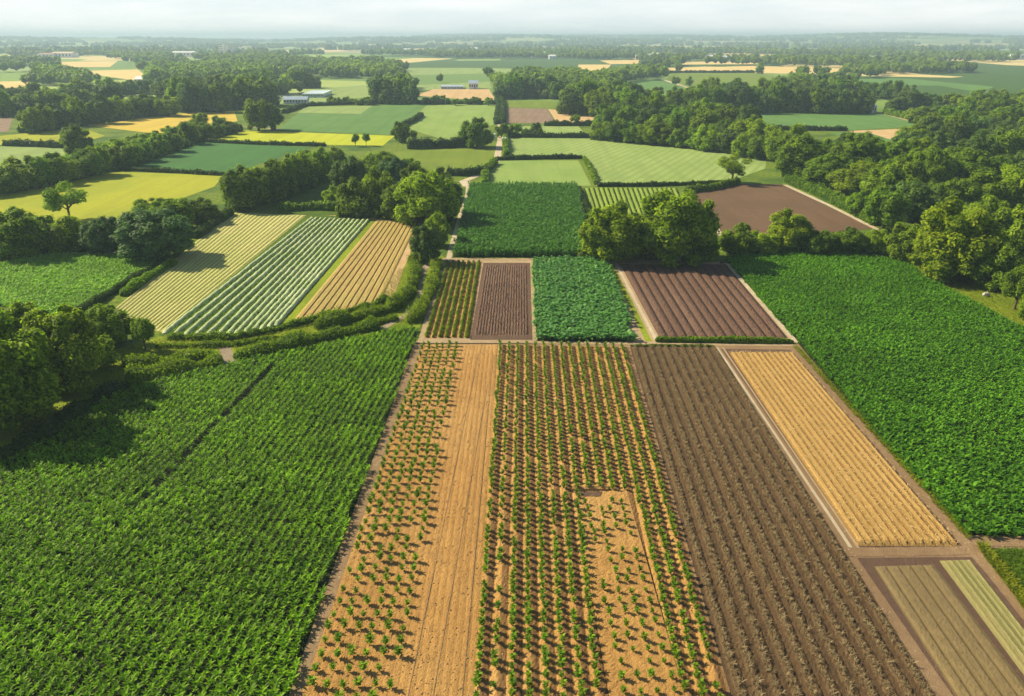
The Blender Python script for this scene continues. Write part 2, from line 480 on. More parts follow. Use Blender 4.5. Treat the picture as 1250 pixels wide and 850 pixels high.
# ------------------------------------------------------------------ crop templates
def leaf_plant(seed, n, length, width, up, h0=0.05, droop=0.6, fold=0.0):
    """arching strap leaves rising from one stem"""
    r = np.random.default_rng(seed)
    parts = []
    for i in range(n):
        a = 2 * PI * i * 0.381966 + r.uniform(-0.4, 0.4)
        L = length * r.uniform(0.75, 1.2); w = width * r.uniform(0.8, 1.2)
        z0 = h0 + up * (i / max(n - 1, 1)) * 0.7
        el = math.radians(r.uniform(30, 70))
        d = np.array([math.cos(a), math.sin(a), 0]); s = np.array([-math.sin(a), math.cos(a), 0])
        p0 = np.array([0, 0, z0]); p1 = p0 + d * L * 0.5 * math.cos(el) + np.array([0, 0, L * 0.5 * math.sin(el)])
        p2 = p1 + d * L * 0.5 + np.array([0, 0, L * 0.5 * (math.sin(el) - droop)])
        V = np.array([p0 - s * w * 0.3, p0 + s * w * 0.3, p1 - s * w * 0.5, p1 + s * w * 0.5, p2 - s * w * 0.08, p2 + s * w * 0.08])
        Fq = np.array([(0, 1, 3, 2), (2, 3, 5, 4)])
        parts.append((V, Fq, r.uniform(0.1, 1.0)))
    return join(parts)

def instances(templates, pos, scale, tilt=0.0, zscale=None):
    n = len(pos)
    which = rng.integers(0, len(templates), n)
    parts = []
    for ti, (V, Fq, R) in enumerate(templates):
        k = np.where(which == ti)[0]
        if not len(k): continue
        a = rng.uniform(0, 2 * PI, len(k)); ca, sa = np.cos(a), np.sin(a)
        s = np.broadcast_to(scale, (n,))[k]
        W = np.empty((len(k), len(V), 3))
        W[:, :, 0] = (V[:, 0] * ca[:, None] - V[:, 1] * sa[:, None]) * s[:, None]
        W[:, :, 1] = (V[:, 0] * sa[:, None] + V[:, 1] * ca[:, None]) * s[:, None]
        W[:, :, 2] = V[:, 2] * s[:, None]
        if tilt:
            t = rng.normal(size=(len(k), 2)) * tilt
            W[:, :, 0] += W[:, :, 2] * t[:, :1]; W[:, :, 1] += W[:, :, 2] * t[:, 1:]
        W += pos[k][:, None, :]
        FF = (Fq[None] + (np.arange(len(k)) * len(V))[:, None, None]).reshape(-1, Fq.shape[1])
        RR = np.clip(R[None] * 0.62 + rng.uniform(0, 0.38, (len(k), 1)), 0, 1).ravel()
        parts.append((W.reshape(-1, 3), FF, RR))
    return join(parts)

def crop_field(name, poly_px, mat, templates, row_dir_px, row_sp, pl_sp, scale, label, cat='crop', gaps=(), jit=0.25, z=0.02, svar=0.18, clump=0.0):
    G = np.array([at(x, y)[:2] for x, y in poly_px])
    a, b = (np.array(at(*p)[:2]) for p in row_dir_px)
    d = unit(b - a); n = np.array([-d[1], d[0]])
    s = G @ d; t = G @ n
    S, T = np.meshgrid(np.arange(s.min(), s.max(), pl_sp), np.arange(t.min(), t.max(), row_sp))
    S = S + rng.uniform(-0.5, 0.5, S.shape) * pl_sp * 0.8
    T = T + rng.normal(size=T.shape) * row_sp * jit * 0.5
    P = S.ravel()[:, None] * d + T.ravel()[:, None] * n
    P = P[pts_in_poly(P[:, 0], P[:, 1], G)]
    for (p, q, wd) in gaps:
        A, B = (np.array(at(*k)[:2]) for k in (p, q))
        e = unit(B - A); rel = P - A; along = rel @ e; off = np.abs(rel @ np.array([-e[1], e[0]]))
        P = P[~((off < wd) & (along > 0) & (along < np.linalg.norm(B - A)))]
    pos = np.concatenate([P, np.full((len(P), 1), z)], 1)
    sc_ = scale * rng.uniform(1 - svar, 1 + svar, len(P))
    if clump:
        sc_ = sc_ * (1 + clump * np.sin(P[:, 0] * 0.35 + 1.3 * np.sin(P[:, 1] * 0.21)) * np.cos(P[:, 1] * 0.31 + np.sin(P[:, 0] * 0.17)))
    V, Fq, R = instances(templates, pos, sc_, 0.12)
    o = link(name, np_mesh(name, V, Fq, mat, R))
    print(name, len(P), 'plants')
    return tag(o, label, cat, kind='stuff')

def hedge(pts, width, height, mat, label, group=None, leaf=0.16, dens=30, name='hedge', bumpy=0.15, taper=True, cat='hedge'):
    G = np.array([at(x, y)[:2] for x, y in pts])
    seg = np.linalg.norm(np.diff(G, axis=0), axis=1); cum = np.concatenate([[0], np.cumsum(seg)]); L = cum[-1]
    step = max(0.6, L / 160)
    ns = max(4, int(L / step)); s = np.linspace(0, L, ns + 1)
    cx = np.stack([np.interp(s, cum, G[:, 0]), np.interp(s, cum, G[:, 1])], 1)
    T = unit(np.gradient(cx, axis=0)); Nn = np.stack([-T[:, 1], T[:, 0]], 1)
    prof = np.array([(-0.5, 0), (-0.52, 0.45), (-0.4, 0.85), (0, 1.0), (0.4, 0.85), (0.52, 0.45), (0.5, 0)])
    k = len(prof)
    ph = rng.uniform(0, 6, 3)
    bw = 1 + bumpy * (np.sin(s * 1.1 + ph[0]) * 0.6 + np.sin(s * 0.43 + ph[1]) * 0.7 + rng.normal(size=len(s)) * 0.4)
    if taper: bw[0] *= 0.6; bw[-1] *= 0.6
    V = np.zeros((len(s), k, 3))
    V[:, :, :2] = cx[:, None, :] + Nn[:, None, :] * (prof[:, 0] * width * 0.9)[None, :, None] * bw[:, None, None]
    V[:, :, 2] = prof[:, 1][None] * height * 0.9 * bw[:, None]
    idx = np.arange(len(s) * k).reshape(len(s), k)
    Fq = np.stack([idx[:-1, :-1], idx[1:, :-1], idx[1:, 1:], idx[:-1, 1:]], -1).reshape(-1, 4)
    caps = np.array([[idx[0, 0], idx[0, 1], idx[0, 5], idx[0, 6]], [idx[0, 1], idx[0, 2], idx[0, 4], idx[0, 5]],
                     [idx[-1, 6], idx[-1, 5], idx[-1, 1], idx[-1, 0]], [idx[-1, 5], idx[-1, 4], idx[-1, 2], idx[-1, 1]]])
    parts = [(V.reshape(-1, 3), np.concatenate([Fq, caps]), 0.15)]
    n = int(min(30000, L * (width + 2 * height) * dens))
    ss = rng.uniform(0, L, n); q = rng.uniform(0, k - 1, n)
    qi = q.astype(int); qf = (q - qi)[:, None]
    pr = prof[qi] * (1 - qf) + prof[qi + 1] * qf
    c2 = np.stack([np.interp(ss, cum, G[:, 0]), np.interp(ss, cum, G[:, 1])], 1)
    n2 = np.stack([np.interp(ss, s, Nn[:, 0]), np.interp(ss, s, Nn[:, 1])], 1)
    b2 = np.interp(ss, s, bw) * (1 + bumpy * 0.5 * rng.normal(size=n))
    P = np.concatenate([c2 + n2 * (pr[:, :1] * width) * b2[:, None], (pr[:, 1] * height * b2)[:, None]], 1)
    P[:, 2] = np.maximum(P[:, 2], 0.03)
    out = np.concatenate([n2 * pr[:, :1] * 1.6, (pr[:, 1:2] * 0.9)], 1)
    nn = unit(out + rng.normal(size=(n, 3)) * 0.5)
    LV, LF = leaves(P, nn, leaf, 1.0)
    parts.append((LV, LF, rng.uniform(0.1, 1, n)))
    Vv, Ff, R = join(parts)
    o = link(name, np_mesh(name, Vv, Ff, mat, R))
    return tag(o, label, cat, group)

exec_far = True
# ================================================================== TERRAIN
def terr(x, y):
    d = np.hypot(x, y)
    t = np.clip((d - 3200) / 3600, 0, 1); t = t * t * (3 - 2 * t)
    a = np.arctan2(x, y)
    hh = 34 + 13 * np.sin(a * 5.1 + 0.6) + 10 * np.sin(a * 13 + 2) + 5 * np.sin(a * 31 + d * 0.0012) + 7 * np.sin(d * 0.0017 + a * 7)
    return t * np.maximum(hh, 4)

rad = np.concatenate([[0.01], np.geomspace(15, 9600, 150)])
ang = np.linspace(0, 2 * PI, 241)[:-1]
RR, AA = np.meshgrid(rad, ang, indexing='ij')
X = RR * np.sin(AA); Y = RR * np.cos(AA)
Vg = np.stack([X, Y, terr(X, Y)], -1).reshape(-1, 3)
ix = np.arange(len(rad) * len(ang)).reshape(len(rad), len(ang))
nx = np.roll(ix, -1, axis=1)
Fg = np.stack([ix[:-1], nx[:-1], nx[1:], ix[1:]], -1).reshape(-1, 4)

def ground_mat():
    m, nt, nd, lk = new_mat('grassland')
    tc = N(nd, 'ShaderNodeTexCoord'); ob = tc.outputs['Object']
    n1 = noise(nd, lk, ob, 0.9, 8, 0.7); n2 = noise(nd, lk, ob, 0.06, 4); n4 = noise(nd, lk, ob, 6.0, 4, 0.7)
    near = mix(nd, lk, smap(nd, lk, n1, 0.35, 0.65), (0.07, 0.12, 0.012), (0.19, 0.25, 0.02))
    near = mix(nd, lk, smap(nd, lk, n2, 0.45, 0.65), near, (0.055, 0.11, 0.014))
    near = mix(nd, lk, math_n(nd, lk, 'MULTIPLY', smap(nd, lk, n4, 0.4, 0.65), 0.5), near, (0.035, 0.07, 0.008))
    mp = N(nd, 'ShaderNodeMapping'); mp.inputs['Scale'].default_value = (1 / 260, 1 / 420, 1); mp.inputs['Rotation'].default_value = (0, 0, 0.3); lk.new(ob, mp.inputs[0])
    v = N(nd, 'ShaderNodeTexVoronoi'); v.distance = 'CHEBYCHEV'; v.inputs['Randomness'].default_value = 0.8; v.inputs['Scale'].default_value = 1.0; lk.new(mp.outputs[0], v.inputs['Vector'])
    sp = N(nd, 'ShaderNodeSeparateColor'); lk.new(v.outputs['Color'], sp.inputs[0])
    cr = N(nd, 'ShaderNodeValToRGB'); cr.color_ramp.interpolation = 'CONSTANT'
    cols = [(0, (0.05, 0.10, 0.02)), (0.3, (0.16, 0.25, 0.05)), (0.5, (0.27, 0.34, 0.09)), (0.68, (0.52, 0.42, 0.18)), (0.8, (0.12, 0.2, 0.05)), (0.93, (0.30, 0.27, 0.15))]
    el = cr.color_ramp.elements
    el[0].position = 0; el[0].color = (*cols[0][1], 1); el[1].position = cols[1][0]; el[1].color = (*cols[1][1], 1)
    for p, c in cols[2:]:
        e = el.new(p); e.color = (*c, 1)
    lk.new(sp.outputs[0], cr.inputs[0])
    ln = N(nd, 'ShaderNodeVectorMath'); ln.operation = 'LENGTH'; lk.new(ob, ln.inputs[0])
    k = smap(nd, lk, ln.outputs['Value'], 500, 620)
    col = mix(nd, lk, k, near, cr.outputs[0])
    bs = N(nd, 'ShaderNodeBsdfPrincipled', Roughness=0.95); bs.inputs['Specular IOR Level'].default_value = 0.1
    lk.new(col, bs.inputs['Base Color'])
    bp = N(nd, 'ShaderNodeBump', Strength=0.8, Distance=0.2); lk.new(math_n(nd, lk, 'ADD', n1, n4), bp.inputs['Height']); lk.new(bp.outputs[0], bs.inputs['Normal'])
    o = N(nd, 'ShaderNodeOutputMaterial'); lk.new(bs.outputs[0], o.inputs[0])
    return m
g = link('ground', np_mesh('ground', Vg, Fg[:, ::-1], ground_mat(), smooth=True))
tag(g, 'wide grassy farmland plain reaching low hills at the horizon', 'ground', kind='structure')

# ================================================================== FIELD MATERIALS
OCHRE = (0.47, 0.265, 0.082); OCHRE2 = (0.38, 0.21, 0.064); OCHRE3 = (0.53, 0.33, 0.12)
BROWN = (0.115, 0.07, 0.048); BROWN2 = (0.165, 0.105, 0.072)
m_dirt = soil_mat('dirt_track', (0.25, 0.165, 0.09), (0.32, 0.22, 0.125), (0.2, 0.13, 0.07), speck=((0.42, 0.32, 0.2), 1.9, 0.2))
m_sand = soil_mat('sand_track', (0.46, 0.35, 0.21), (0.36, 0.26, 0.15), (0.3, 0.22, 0.12))
m_pale = soil_mat('pale_track', (0.58, 0.50, 0.36), (0.46, 0.38, 0.26), (0.4, 0.33, 0.2))
m_grey = soil_mat('gravel_path', (0.33, 0.27, 0.19), (0.25, 0.2, 0.14), (0.4, 0.33, 0.22))
m_ochre = soil_mat('ochre_soil', OCHRE, OCHRE2, OCHRE3, bump=0.16, speck=((0.1, 0.07, 0.03), 0.5, 0.1))
m_rows = soil_mat('sandy_rows_soil', OCHRE, OCHRE2, OCHRE3, uv_stripe=((0.115, 0.06, 0.038), 0.50, 0.95, 0.12, 0.95))
m_stubble = soil_mat('grey_brown_ridges', (0.145, 0.09, 0.042), (0.21, 0.135, 0.066), (0.13, 0.08, 0.038), uv_stripe=((0.05, 0.034, 0.022), -0.07, 0.26, 0.35, 0.85), bump=0.25)
m_gold = soil_mat('golden_ridges', (0.52, 0.325, 0.10), (0.41, 0.25, 0.078), (0.56, 0.37, 0.13), uv_stripe=((0.09, 0.045, 0.016), -0.07, 0.24, 0.16, 1.0))
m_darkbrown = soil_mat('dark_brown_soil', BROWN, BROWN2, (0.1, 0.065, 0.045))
m_plough = soil_mat('ploughed_brown_soil', (0.175, 0.108, 0.072), (0.125, 0.077, 0.052), (0.2, 0.13, 0.09), uv_stripe=((0.075, 0.045, 0.03), 0.6, 0.95, 0.3, 0.5))
m_chock = soil_mat('chocolate_ridges', (0.15, 0.088, 0.06), (0.11, 0.065, 0.045), (0.17, 0.105, 0.075), uv_stripe=((0.04, 0.024, 0.018), 0.66, 0.98, 0.2, 0.8))
m_khaki = soil_mat('khaki_bed_soil', (0.27, 0.20, 0.09), (0.20, 0.15, 0.068), (0.2, 0.15, 0.08), uv_stripe=((0.07, 0.05, 0.022), -0.07, 0.12, 0.1, 0.9))
m_striped = soil_mat('pale_green_beds_soil', (0.45, 0.37, 0.16), (0.36, 0.32, 0.13), (0.2, 0.24, 0.06), uv_stripe=((0.06, 0.085, 0.02), -0.07, 0.32, 0.1, 0.95))
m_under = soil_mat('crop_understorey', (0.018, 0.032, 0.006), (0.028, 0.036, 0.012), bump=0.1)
m_ribbed = soil_mat('ribbed_pale_green', (0.56, 0.52, 0.20), (0.46, 0.46, 0.15), (0.36, 0.42, 0.10), uv_stripe=((0.19, 0.23, 0.04), 0.62, 0.98, 0.12, 0.75))
m_tanrows = soil_mat('tan_ridges', (0.49, 0.36, 0.12), (0.41, 0.30, 0.095), (0.38, 0.33, 0.10), uv_stripe=((0.14, 0.09, 0.03), 0.8, 0.99, 0.12, 0.8))
m_verge = soil_mat('verge_grass', (0.21, 0.29, 0.014), (0.30, 0.36, 0.022), (0.10, 0.16, 0.012), bump=0.2)
m_grassd = soil_mat('rough_grass', (0.075, 0.14, 0.012), (0.12, 0.19, 0.015), (0.06, 0.11, 0.01), bump=0.2)
m_meadow = soil_mat('meadow_grass', (0.16, 0.22, 0.012), (0.21, 0.26, 0.016), (0.11, 0.18, 0.014), bump=0.2)
m_lg = soil_mat('light_green_crop', (0.22, 0.32, 0.075), (0.27, 0.36, 0.09), (0.18, 0.29, 0.06), dir_stripe=(1.35, 2.6, (0.15, 0.24, 0.05), 0.5), fine=0.8)
m_lg2 = soil_mat('light_green_crop_ribbed', (0.25, 0.34, 0.10), (0.29, 0.37, 0.11), (0.20, 0.30, 0.07), dir_stripe=(0.42, 3.0, (0.15, 0.235, 0.055), 0.6), fine=0.7)
m_vine = soil_mat('bright_green_rows', (0.16, 0.24, 0.03), (0.2, 0.27, 0.04), uv_stripe=((0.07, 0.13, 0.014), 0.5, 0.95, 0.2, 0.7))
m_olive = soil_mat('olive_green_crop', (0.15, 0.21, 0.02), (0.18, 0.24, 0.03), (0.12, 0.19, 0.02), fine=0.8)
m_yel = soil_mat('yellow_green_meadow', (0.30, 0.33, 0.018), (0.36, 0.37, 0.025), (0.22, 0.28, 0.02), fine=0.7)
m_bright = soil_mat('bright_yellow_crop', (0.42, 0.44, 0.015), (0.36, 0.42, 0.02), (0.33, 0.40, 0.02), fine=0.4)
m_teal = soil_mat('teal_green_crop', (0.05, 0.15, 0.035), (0.07, 0.185, 0.042), (0.05, 0.14, 0.035), dir_stripe=(1.1, 3.0, (0.03, 0.09, 0.02), 0.4))
m_mg = soil_mat('mid_green_crop', (0.10, 0.20, 0.05), (0.12, 0.23, 0.055), (0.085, 0.185, 0.045), fine=0.7)
m_pg = soil_mat('pale_green_field', (0.22, 0.30, 0.09), (0.26, 0.34, 0.10), (0.19, 0.28, 0.08), fine=0.6)
m_gold2 = soil_mat('golden_wheat', (0.58, 0.43, 0.05), (0.45, 0.36, 0.06), (0.5, 0.36, 0.07), dir_stripe=(1.2, 9.0, (0.42, 0.30, 0.05), 0.4), fine=0.5)
m_tan = soil_mat('tan_stubble', (0.54, 0.37, 0.18), (0.48, 0.33, 0.16), (0.5, 0.37, 0.2), dir_stripe=(0.9, 5.0, (0.4, 0.27, 0.12), 0.5), fine=0.5)
m_wheat = soil_mat('pale_wheat', (0.62, 0.46, 0.17), (0.56, 0.42, 0.16), (0.6, 0.47, 0.22), fine=0.35)
m_mauve = soil_mat('mauve_brown_soil', (0.23, 0.16, 0.11), (0.27, 0.19, 0.13), (0.2, 0.14, 0.1), dir_stripe=(0.1, 4.0, (0.17, 0.12, 0.08), 0.4), fine=0.5)
m_choco_far = soil_mat('chocolate_plough', (0.14, 0.088, 0.05), (0.175, 0.11, 0.062), (0.12, 0.075, 0.042), dir_stripe=(1.3, 1.5, (0.09, 0.055, 0.04), 0.5))

# ================================================================== NEAR FIELDS
patch('dirt', [(506, 418), (978, 420), (1186, 655), (1290, 655), (1290, 665), (1215, 680), (1420, 960), (300, 960)], m_dirt, 0.012, 'brown bare dirt lying between the foreground crop strips', 'ground')
patch('sand', [(541, 315), (760, 316), (890, 320), (976, 419), (509, 420)], m_sand, 0.012, 'sandy strips framing the middle row of plots', 'ground')

# left maize field
A_poly = [(506, 399), (509, 408), (470, 520), (420, 655), (352, 850), (312, 960), (-500, 960), (-330, 700), (-90, 620), (0, 566), (60, 533), (110, 500), (160, 477), (200, 464), (290, 444), (400, 421), (460, 409)]
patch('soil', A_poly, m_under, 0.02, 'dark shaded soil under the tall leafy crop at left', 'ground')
corn = [leaf_plant(s, 12, 0.46, 0.15, 0.5, droop=0.3) for s in range(6)]
M['corn'] = leaf_mat('corn_leaf', (0.02, 0.08, 0.004), (0.31, 0.55, 0.012), tr=0.45, var=0.0, gloss=0.12, patch=0.12)
crop_field('leafy_crop', A_poly, M['corn'], corn, ((328, 458), (32, 765)), 0.74, 0.46, 0.98,
           'dense bright green leafy crop filling the big field at lower left', gaps=(((335, 448), (0, 798), 0.22),), clump=0.12, jit=0.14)

# right tall crop
K_poly = [(886, 319), (893, 314), (908, 310), (1016, 309), (1073, 314), (1106, 322), (1134, 341), (1188, 371), (1250, 404), (1500, 535), (1500, 661), (1183, 657), (1070, 535), (975, 420), (928, 368)]
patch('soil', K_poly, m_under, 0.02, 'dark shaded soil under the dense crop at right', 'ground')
beet = [leaf_plant(s + 20, 9, 0.50, 0.2, 0.45, droop=0.4) for s in range(6)]
M['beet'] = leaf_mat('dense_leaf', (0.025, 0.11, 0.008), (0.18, 0.40, 0.02), tr=0.4, var=0.0, gloss=0.1, patch=0.08)
crop_field('leafy_crop', K_poly, M['beet'], beet, ((976, 421), (1170, 655)), 0.62, 0.5, 1.05,
           'dense deep green crop filling the large curved field at right', jit=0.4, clump=0.14)

# ochre strip with seedlings
ridge_field('field', [(516, 421), (607, 421), (573, 960), (330, 960)], 20, 0.03, m_ochre, z=0.03, per=4, nv=260, rough=0.35, label='ochre soil strip, its left half planted and right half bare')
for x0, x1 in ((603, 560), (596, 520), (585, 488)):
    ribbon('wheel_rut', [(x0 - 1, 470 if x0 == 596 else 432), (x1, 900)], 0.045, m_dirt, 0.085, f'thin dark wheel rut {"close to the right edge" if x0 == 603 else "in the middle" if x0 == 596 else "at the left"} of the bare ochre soil', 'rut')
# centre crop rows
D_TL, D_TR, D_BR, D_BL = (608, 421), (766, 424), (923, 960), (567, 960)
NR = 15
ridge_field('field', [D_TL, D_TR, D_BR, D_BL], NR, 0.14, m_rows, 'round', 0.03, 8, 260, 0.2, 'sandy strip of crop ridges with brown furrows in the centre', u0=0.0)
hole_poly = [(700, 602), (766, 602), (786, 680), (834, 850), (866, 960), (763, 960), (738, 850), (714, 680)]
ridge_field('bare_patch', [(700, 601), (765, 601), (866, 960), (762, 960)], 5, 0.03, m_ochre, z=0.185, per=5, nv=160, rough=1.0, label='bare ochre patch breaking into the centre crop rows')
bv = []
patch('soil', [(701, 600), (735, 600), (733, 606), (704, 606)], m_darkbrown, 0.23, 'dark soil painted as hollow shade at the top corner of the bare patch', 'ground')  # flat sheet of dark soil; its colour stands in for shade in the trench
for (p, q, zt) in (((698, 599), (742, 599), 0.42),):
    a_, b_ = at(*p), at(*q)
    V, Fq = tube_vf([(a_[0] + (b_[0] - a_[0]) * t, a_[1] + (b_[1] - a_[1]) * t, 0.12) for t in np.linspace(0, 1, 12)], [zt * random.uniform(0.85, 1.15) for _ in range(12)], 8)
    bv.append((V, Fq, 0.5))
V, Fq, R = join(bv)
tag(link('earth_bank', np_mesh('earth_bank', V, Fq, m_rows, R, uv=np.zeros((len(V), 2)))), 'low raised soil edge at the top corner of the bare patch', 'soil bank')

# grey-brown stubble strip
ridge_field('field', [(769, 424), (874, 424), (1212, 960), (924, 960)], 11, 0.2, m_stubble, 'round', 0.03, 8, 280, 0.2, 'grey-brown ridged strip right of the centre crop rows', jag=0.13)
# golden ridged field
patch('soil', [(880, 426), (970, 427), (1176, 668), (1046, 668)], m_darkbrown, 0.024, 'dark brown border of the golden ridged field', 'ground')
ridge_field('field', [(890, 431), (967, 431), (1171, 667), (1048, 667)], 12, 0.26, m_gold, 'flat', 0.035, 10, 200, 0.08, 'golden ridged field with dark furrows at right', u0=0.0)
ribbon('farm_track', [(875, 424), (1040, 671)], 0.3, m_pale, 0.03, 'pale double track along left side of the golden field', 'track')
ribbon('farm_track', [(882, 424), (1049, 671)], 0.22, m_sand, 0.034, 'thin sandy track edge beside the golden field', 'track')
ribbon('farm_track', [(1030, 674), (1110, 674), (1185, 672), (1215, 676)], 1.2, m_dirt, 0.036, 'brown dirt track crossing below the golden field', 'track')
ribbon('farm_track', [(1180, 660), (1215, 661), (1400, 664)], 1.6, m_dirt, 0.04, 'dirt track running right between dense crop and grass', 'track')
ribbon('farm_track', [(968, 426), (1080, 552), (1182, 668), (1250, 745), (1400, 915)], 1.0, m_dirt, 0.044, 'dirt track along the left edge of the dense right crop', 'track')
# lower right beds
patch('soil', [(1046, 681), (1188, 680), (1410, 960), (1240, 960)], m_darkbrown, 0.026, 'dark soil around the lower right beds', 'ground')  # one darker brown soil sheet below both beds
ridge_field('field', [(1066, 692), (1140, 690), (1345, 960), (1236, 960)], 5, 0.13, m_khaki, 'flat', 0.035, 8, 140, 0.1, 'khaki brown beds in the lower right corner')
ridge_field('field', [(1146, 685), (1184, 684), (1400, 960), (1350, 960)], 5, 0.13, m_striped, 'flat', 0.035, 8, 140, 0.12, 'pale yellow and green striped beds in the lower right corner')
patch('grass', [(1194, 670), (1500, 672), (1500, 1010), (1420, 960), (1262, 760)], m_grassd, 0.03, 'green grass corner at the lower right edge', 'grass')
tuft = [leaf_plant(s + 60, 7, 0.35, 0.06, 0.1, droop=0.3) for s in range(4)]
M['grasstuft'] = leaf_mat('grass_tuft', (0.06, 0.13, 0.008), (0.17, 0.27, 0.015), tr=0.45, var=0.0, patch=0.3)
M['grassyel'] = leaf_mat('grass_tuft_yellow', (0.15, 0.19, 0.008), (0.3, 0.33, 0.02), tr=0.45, var=0.0, patch=0.3)
crop_field('grass', [(1196, 672), (1400, 674), (1400, 930), (1262, 758)], M['grasstuft'], tuft, ((1194, 670), (1262, 760)), 0.3, 0.3, 1.0, 'green grass tufts growing at the lower right edge', 'grass')
crop_field('grass', [(968, 424), (974, 424), (1184, 656), (1179, 660)], M['grassyel'], tuft, ((970, 424), (1180, 658)), 0.25, 0.25, 1.0, 'yellow-green grass edging the dense right crop', 'grass')
crop_field('grass', [(1192, 668), (1202, 668), (1275, 765), (1262, 765)], M['grassyel'], tuft, ((1192, 668), (1262, 760)), 0.25, 0.22, 1.6, 'taller tufted grass along the edge of the corner meadow', 'grass')
# dry stalks on the stubble strip
dry = [leaf_plant(s + 80, 7, 0.38, 0.04, 0.12, droop=0.35) for s in range(5)]
M['dry'] = leaf_mat('dry_stalk', (0.12, 0.09, 0.045), (0.36, 0.28, 0.15), tr=0.2, var=0.0)
def row_positions(c, nrows, u_off, spacing, jit, v0=0.0, v1=1.0):
    G = [np.array(at(x, y)[:2]) for x, y in c]
    L = np.linalg.norm(G[0] - G[3]); out = []
    for r_ in range(nrows):
        u = (r_ + u_off) / nrows
        n = int(L * (v1 - v0) / spacing)
        for k in range(n):
            v = v1 - (k + 0.5 + random.uniform(-0.13, 0.13)) / n * (v1 - v0)
            p = G[0] * (1 - u) * (1 - v) + G[1] * u * (1 - v) + G[2] * u * v + G[3] * (1 - u) * v
            out.append((p[0] + random.gauss(0, jit), p[1] + random.gauss(0, jit), r_, k))
    return out
E_c = [(769, 424), (874, 424), (1212, 960), (924, 960)]
q = np.array(row_positions(E_c, 11, 0.45, 0.13, 0.10))
V, Fq, R = instances(dry, np.concatenate([q[:, :2], np.full((len(q), 1), 0.17)], 1), rng.uniform(0.5, 1.0, len(q)), 0.3)
tag(link('dry_stubble', np_mesh('dry_stubble', V, Fq, M['dry'], R)), 'dry stalks littering the grey-brown ridged strip', 'stubble', kind='stuff')

# straw litter and clods
def quad_pts(c, n):
    G = [np.array(at(x, y)[:2]) for x, y in c]; u = rng.uniform(0, 1, (n, 1)); v = rng.uniform(0, 1, (n, 1))
    return G[0] * (1 - u) * (1 - v) + G[1] * u * (1 - v) + G[2] * u * v + G[3] * (1 - u) * v
straw = [join([(np.array([(0, 0, 0), (0.03, 0, 0.01), (0.05, 0.22, 0.03), (0.02, 0.22, 0.02)]) * r_ , np.array([(0, 1, 2, 3)]), 0.6)]) for r_ in (0.8, 1.0, 1.4)]
M['straw'] = leaf_mat('straw', (0.30, 0.19, 0.07), (0.72, 0.54, 0.25), tr=0.2, var=0.0)
for c, n, z0, lab in (([(890, 431), (967, 431), (1171, 667), (1048, 667)], 9000, 0.27, 'loose straw littering the golden ridged field'),):
    q = quad_pts(c, n); V, Fq, R = instances(straw, np.concatenate([q, np.full((n, 1), z0)], 1), rng.uniform(0.5, 1.3, n))
    tag(link('straw_litter', np_mesh('straw_litter', V, Fq, M['straw'], R)), lab, 'straw', kind='stuff')
clodt = []
for s_ in range(3):
    r_ = np.random.default_rng(s_ + 900)
    clodt.append((RS[0] * np.array([0.06, 0.05, 0.035]) * (1 + 0.25 * r_.normal(size=(len(RS[0]), 1))), RS[1], np.full(len(RS[1]), 0.5)))
M['clod'] = leaf_mat('soil_clod', (0.16, 0.09, 0.04), (0.50, 0.32, 0.14), tr=0.0, var=0.0)
for c, n, z0, lab in (([(516, 421), (607, 421), (573, 960), (330, 960)], 7000, 0.07, 'small clods and crumbs strewn on the ochre strip'),
                      ([(608, 421), (766, 424), (923, 960), (567, 960)], 8000, 0.13, 'small clods and crumbs strewn between the centre crop ridges')):
    q = quad_pts(c, n); V, Fq, R = instances(clodt, np.concatenate([q, np.full((n, 1), z0)], 1), 0.4 + 1.1 * rng.uniform(0, 1, n) ** 4)
    tag(link('soil_clods', np_mesh('soil_clods', V, Fq, M['clod'], R)), lab, 'clods', kind='stuff')

# ------------------------------------------------------------------ seedlings in rows: 300 nearest as objects, rest as stuff
M['seed'] = leaf_mat('young_leaf', (0.045, 0.12, 0.006), (0.22, 0.34, 0.02), tr=0.4, var=0.22)
seedt = [leaf_plant(s + 100, 26, 0.33, 0.15, 0.62, droop=0.45) for s in range(5)]
seed_me = [np_mesh('crop_plant', *t[:2], M['seed'], t[2]) for t in seedt]
cand = []
C_c = [(516, 421), (607, 421), (573, 960), (330, 960)]
for (x, y, r_, k) in row_positions(C_c, 6, 0.35, 1.42, 0.10):
    # rows only cover the left part of the strip
    pass
C_rows = [(514, 421), (562, 421), (470, 960), (330, 960)]
for (x, y, r_, k) in row_positions(C_rows, 6, 0.45, 1.35, 0.06):
    if random.random() < 0.05: continue
    cand.append((x, y, 0.07, random.uniform(0.85, 1.4), ('ochre', r_)))
for (x, y, r_, k) in row_positions([D_TL, D_TR, D_BR, D_BL], NR, 0.33, 0.86, 0.05):
    px, py = topx(x, y)
    inh = pts_in_poly(np.array([px]), np.array([py]), hole_poly)[0]
    if inh and px > 708 + (py - 602) * 0.16 - 8 + 6: continue
    if r_ == 1 and random.random() < 0.35: continue
    if random.random() < 0.03: continue
    cand.append((x, y, 0.14, random.uniform(0.85, 1.25), ('centre', r_)))
for (x, y, r_, k) in row_positions([(708, 612), (764, 612), (862, 960), (772, 960)], 4, 0.5, 1.25, 0.1):
    if random.random() < 0.1: continue
    cand.append((x, y, 0.2, random.uniform(0.7, 1.1), ('patch', r_)))
infr, rest = [], []
for c in cand:
    px, py = topx(c[0], c[1])
    (infr if (0 < px < 1250 and py < 849) else rest).append((math.hypot(c[0], c[1]), c))
infr.sort(key=lambda t: t[0])
ind = [c for _, c in infr[:300]]; rest = [c for _, c in infr[300:]] + [c for _, c in rest]
cnt = {}
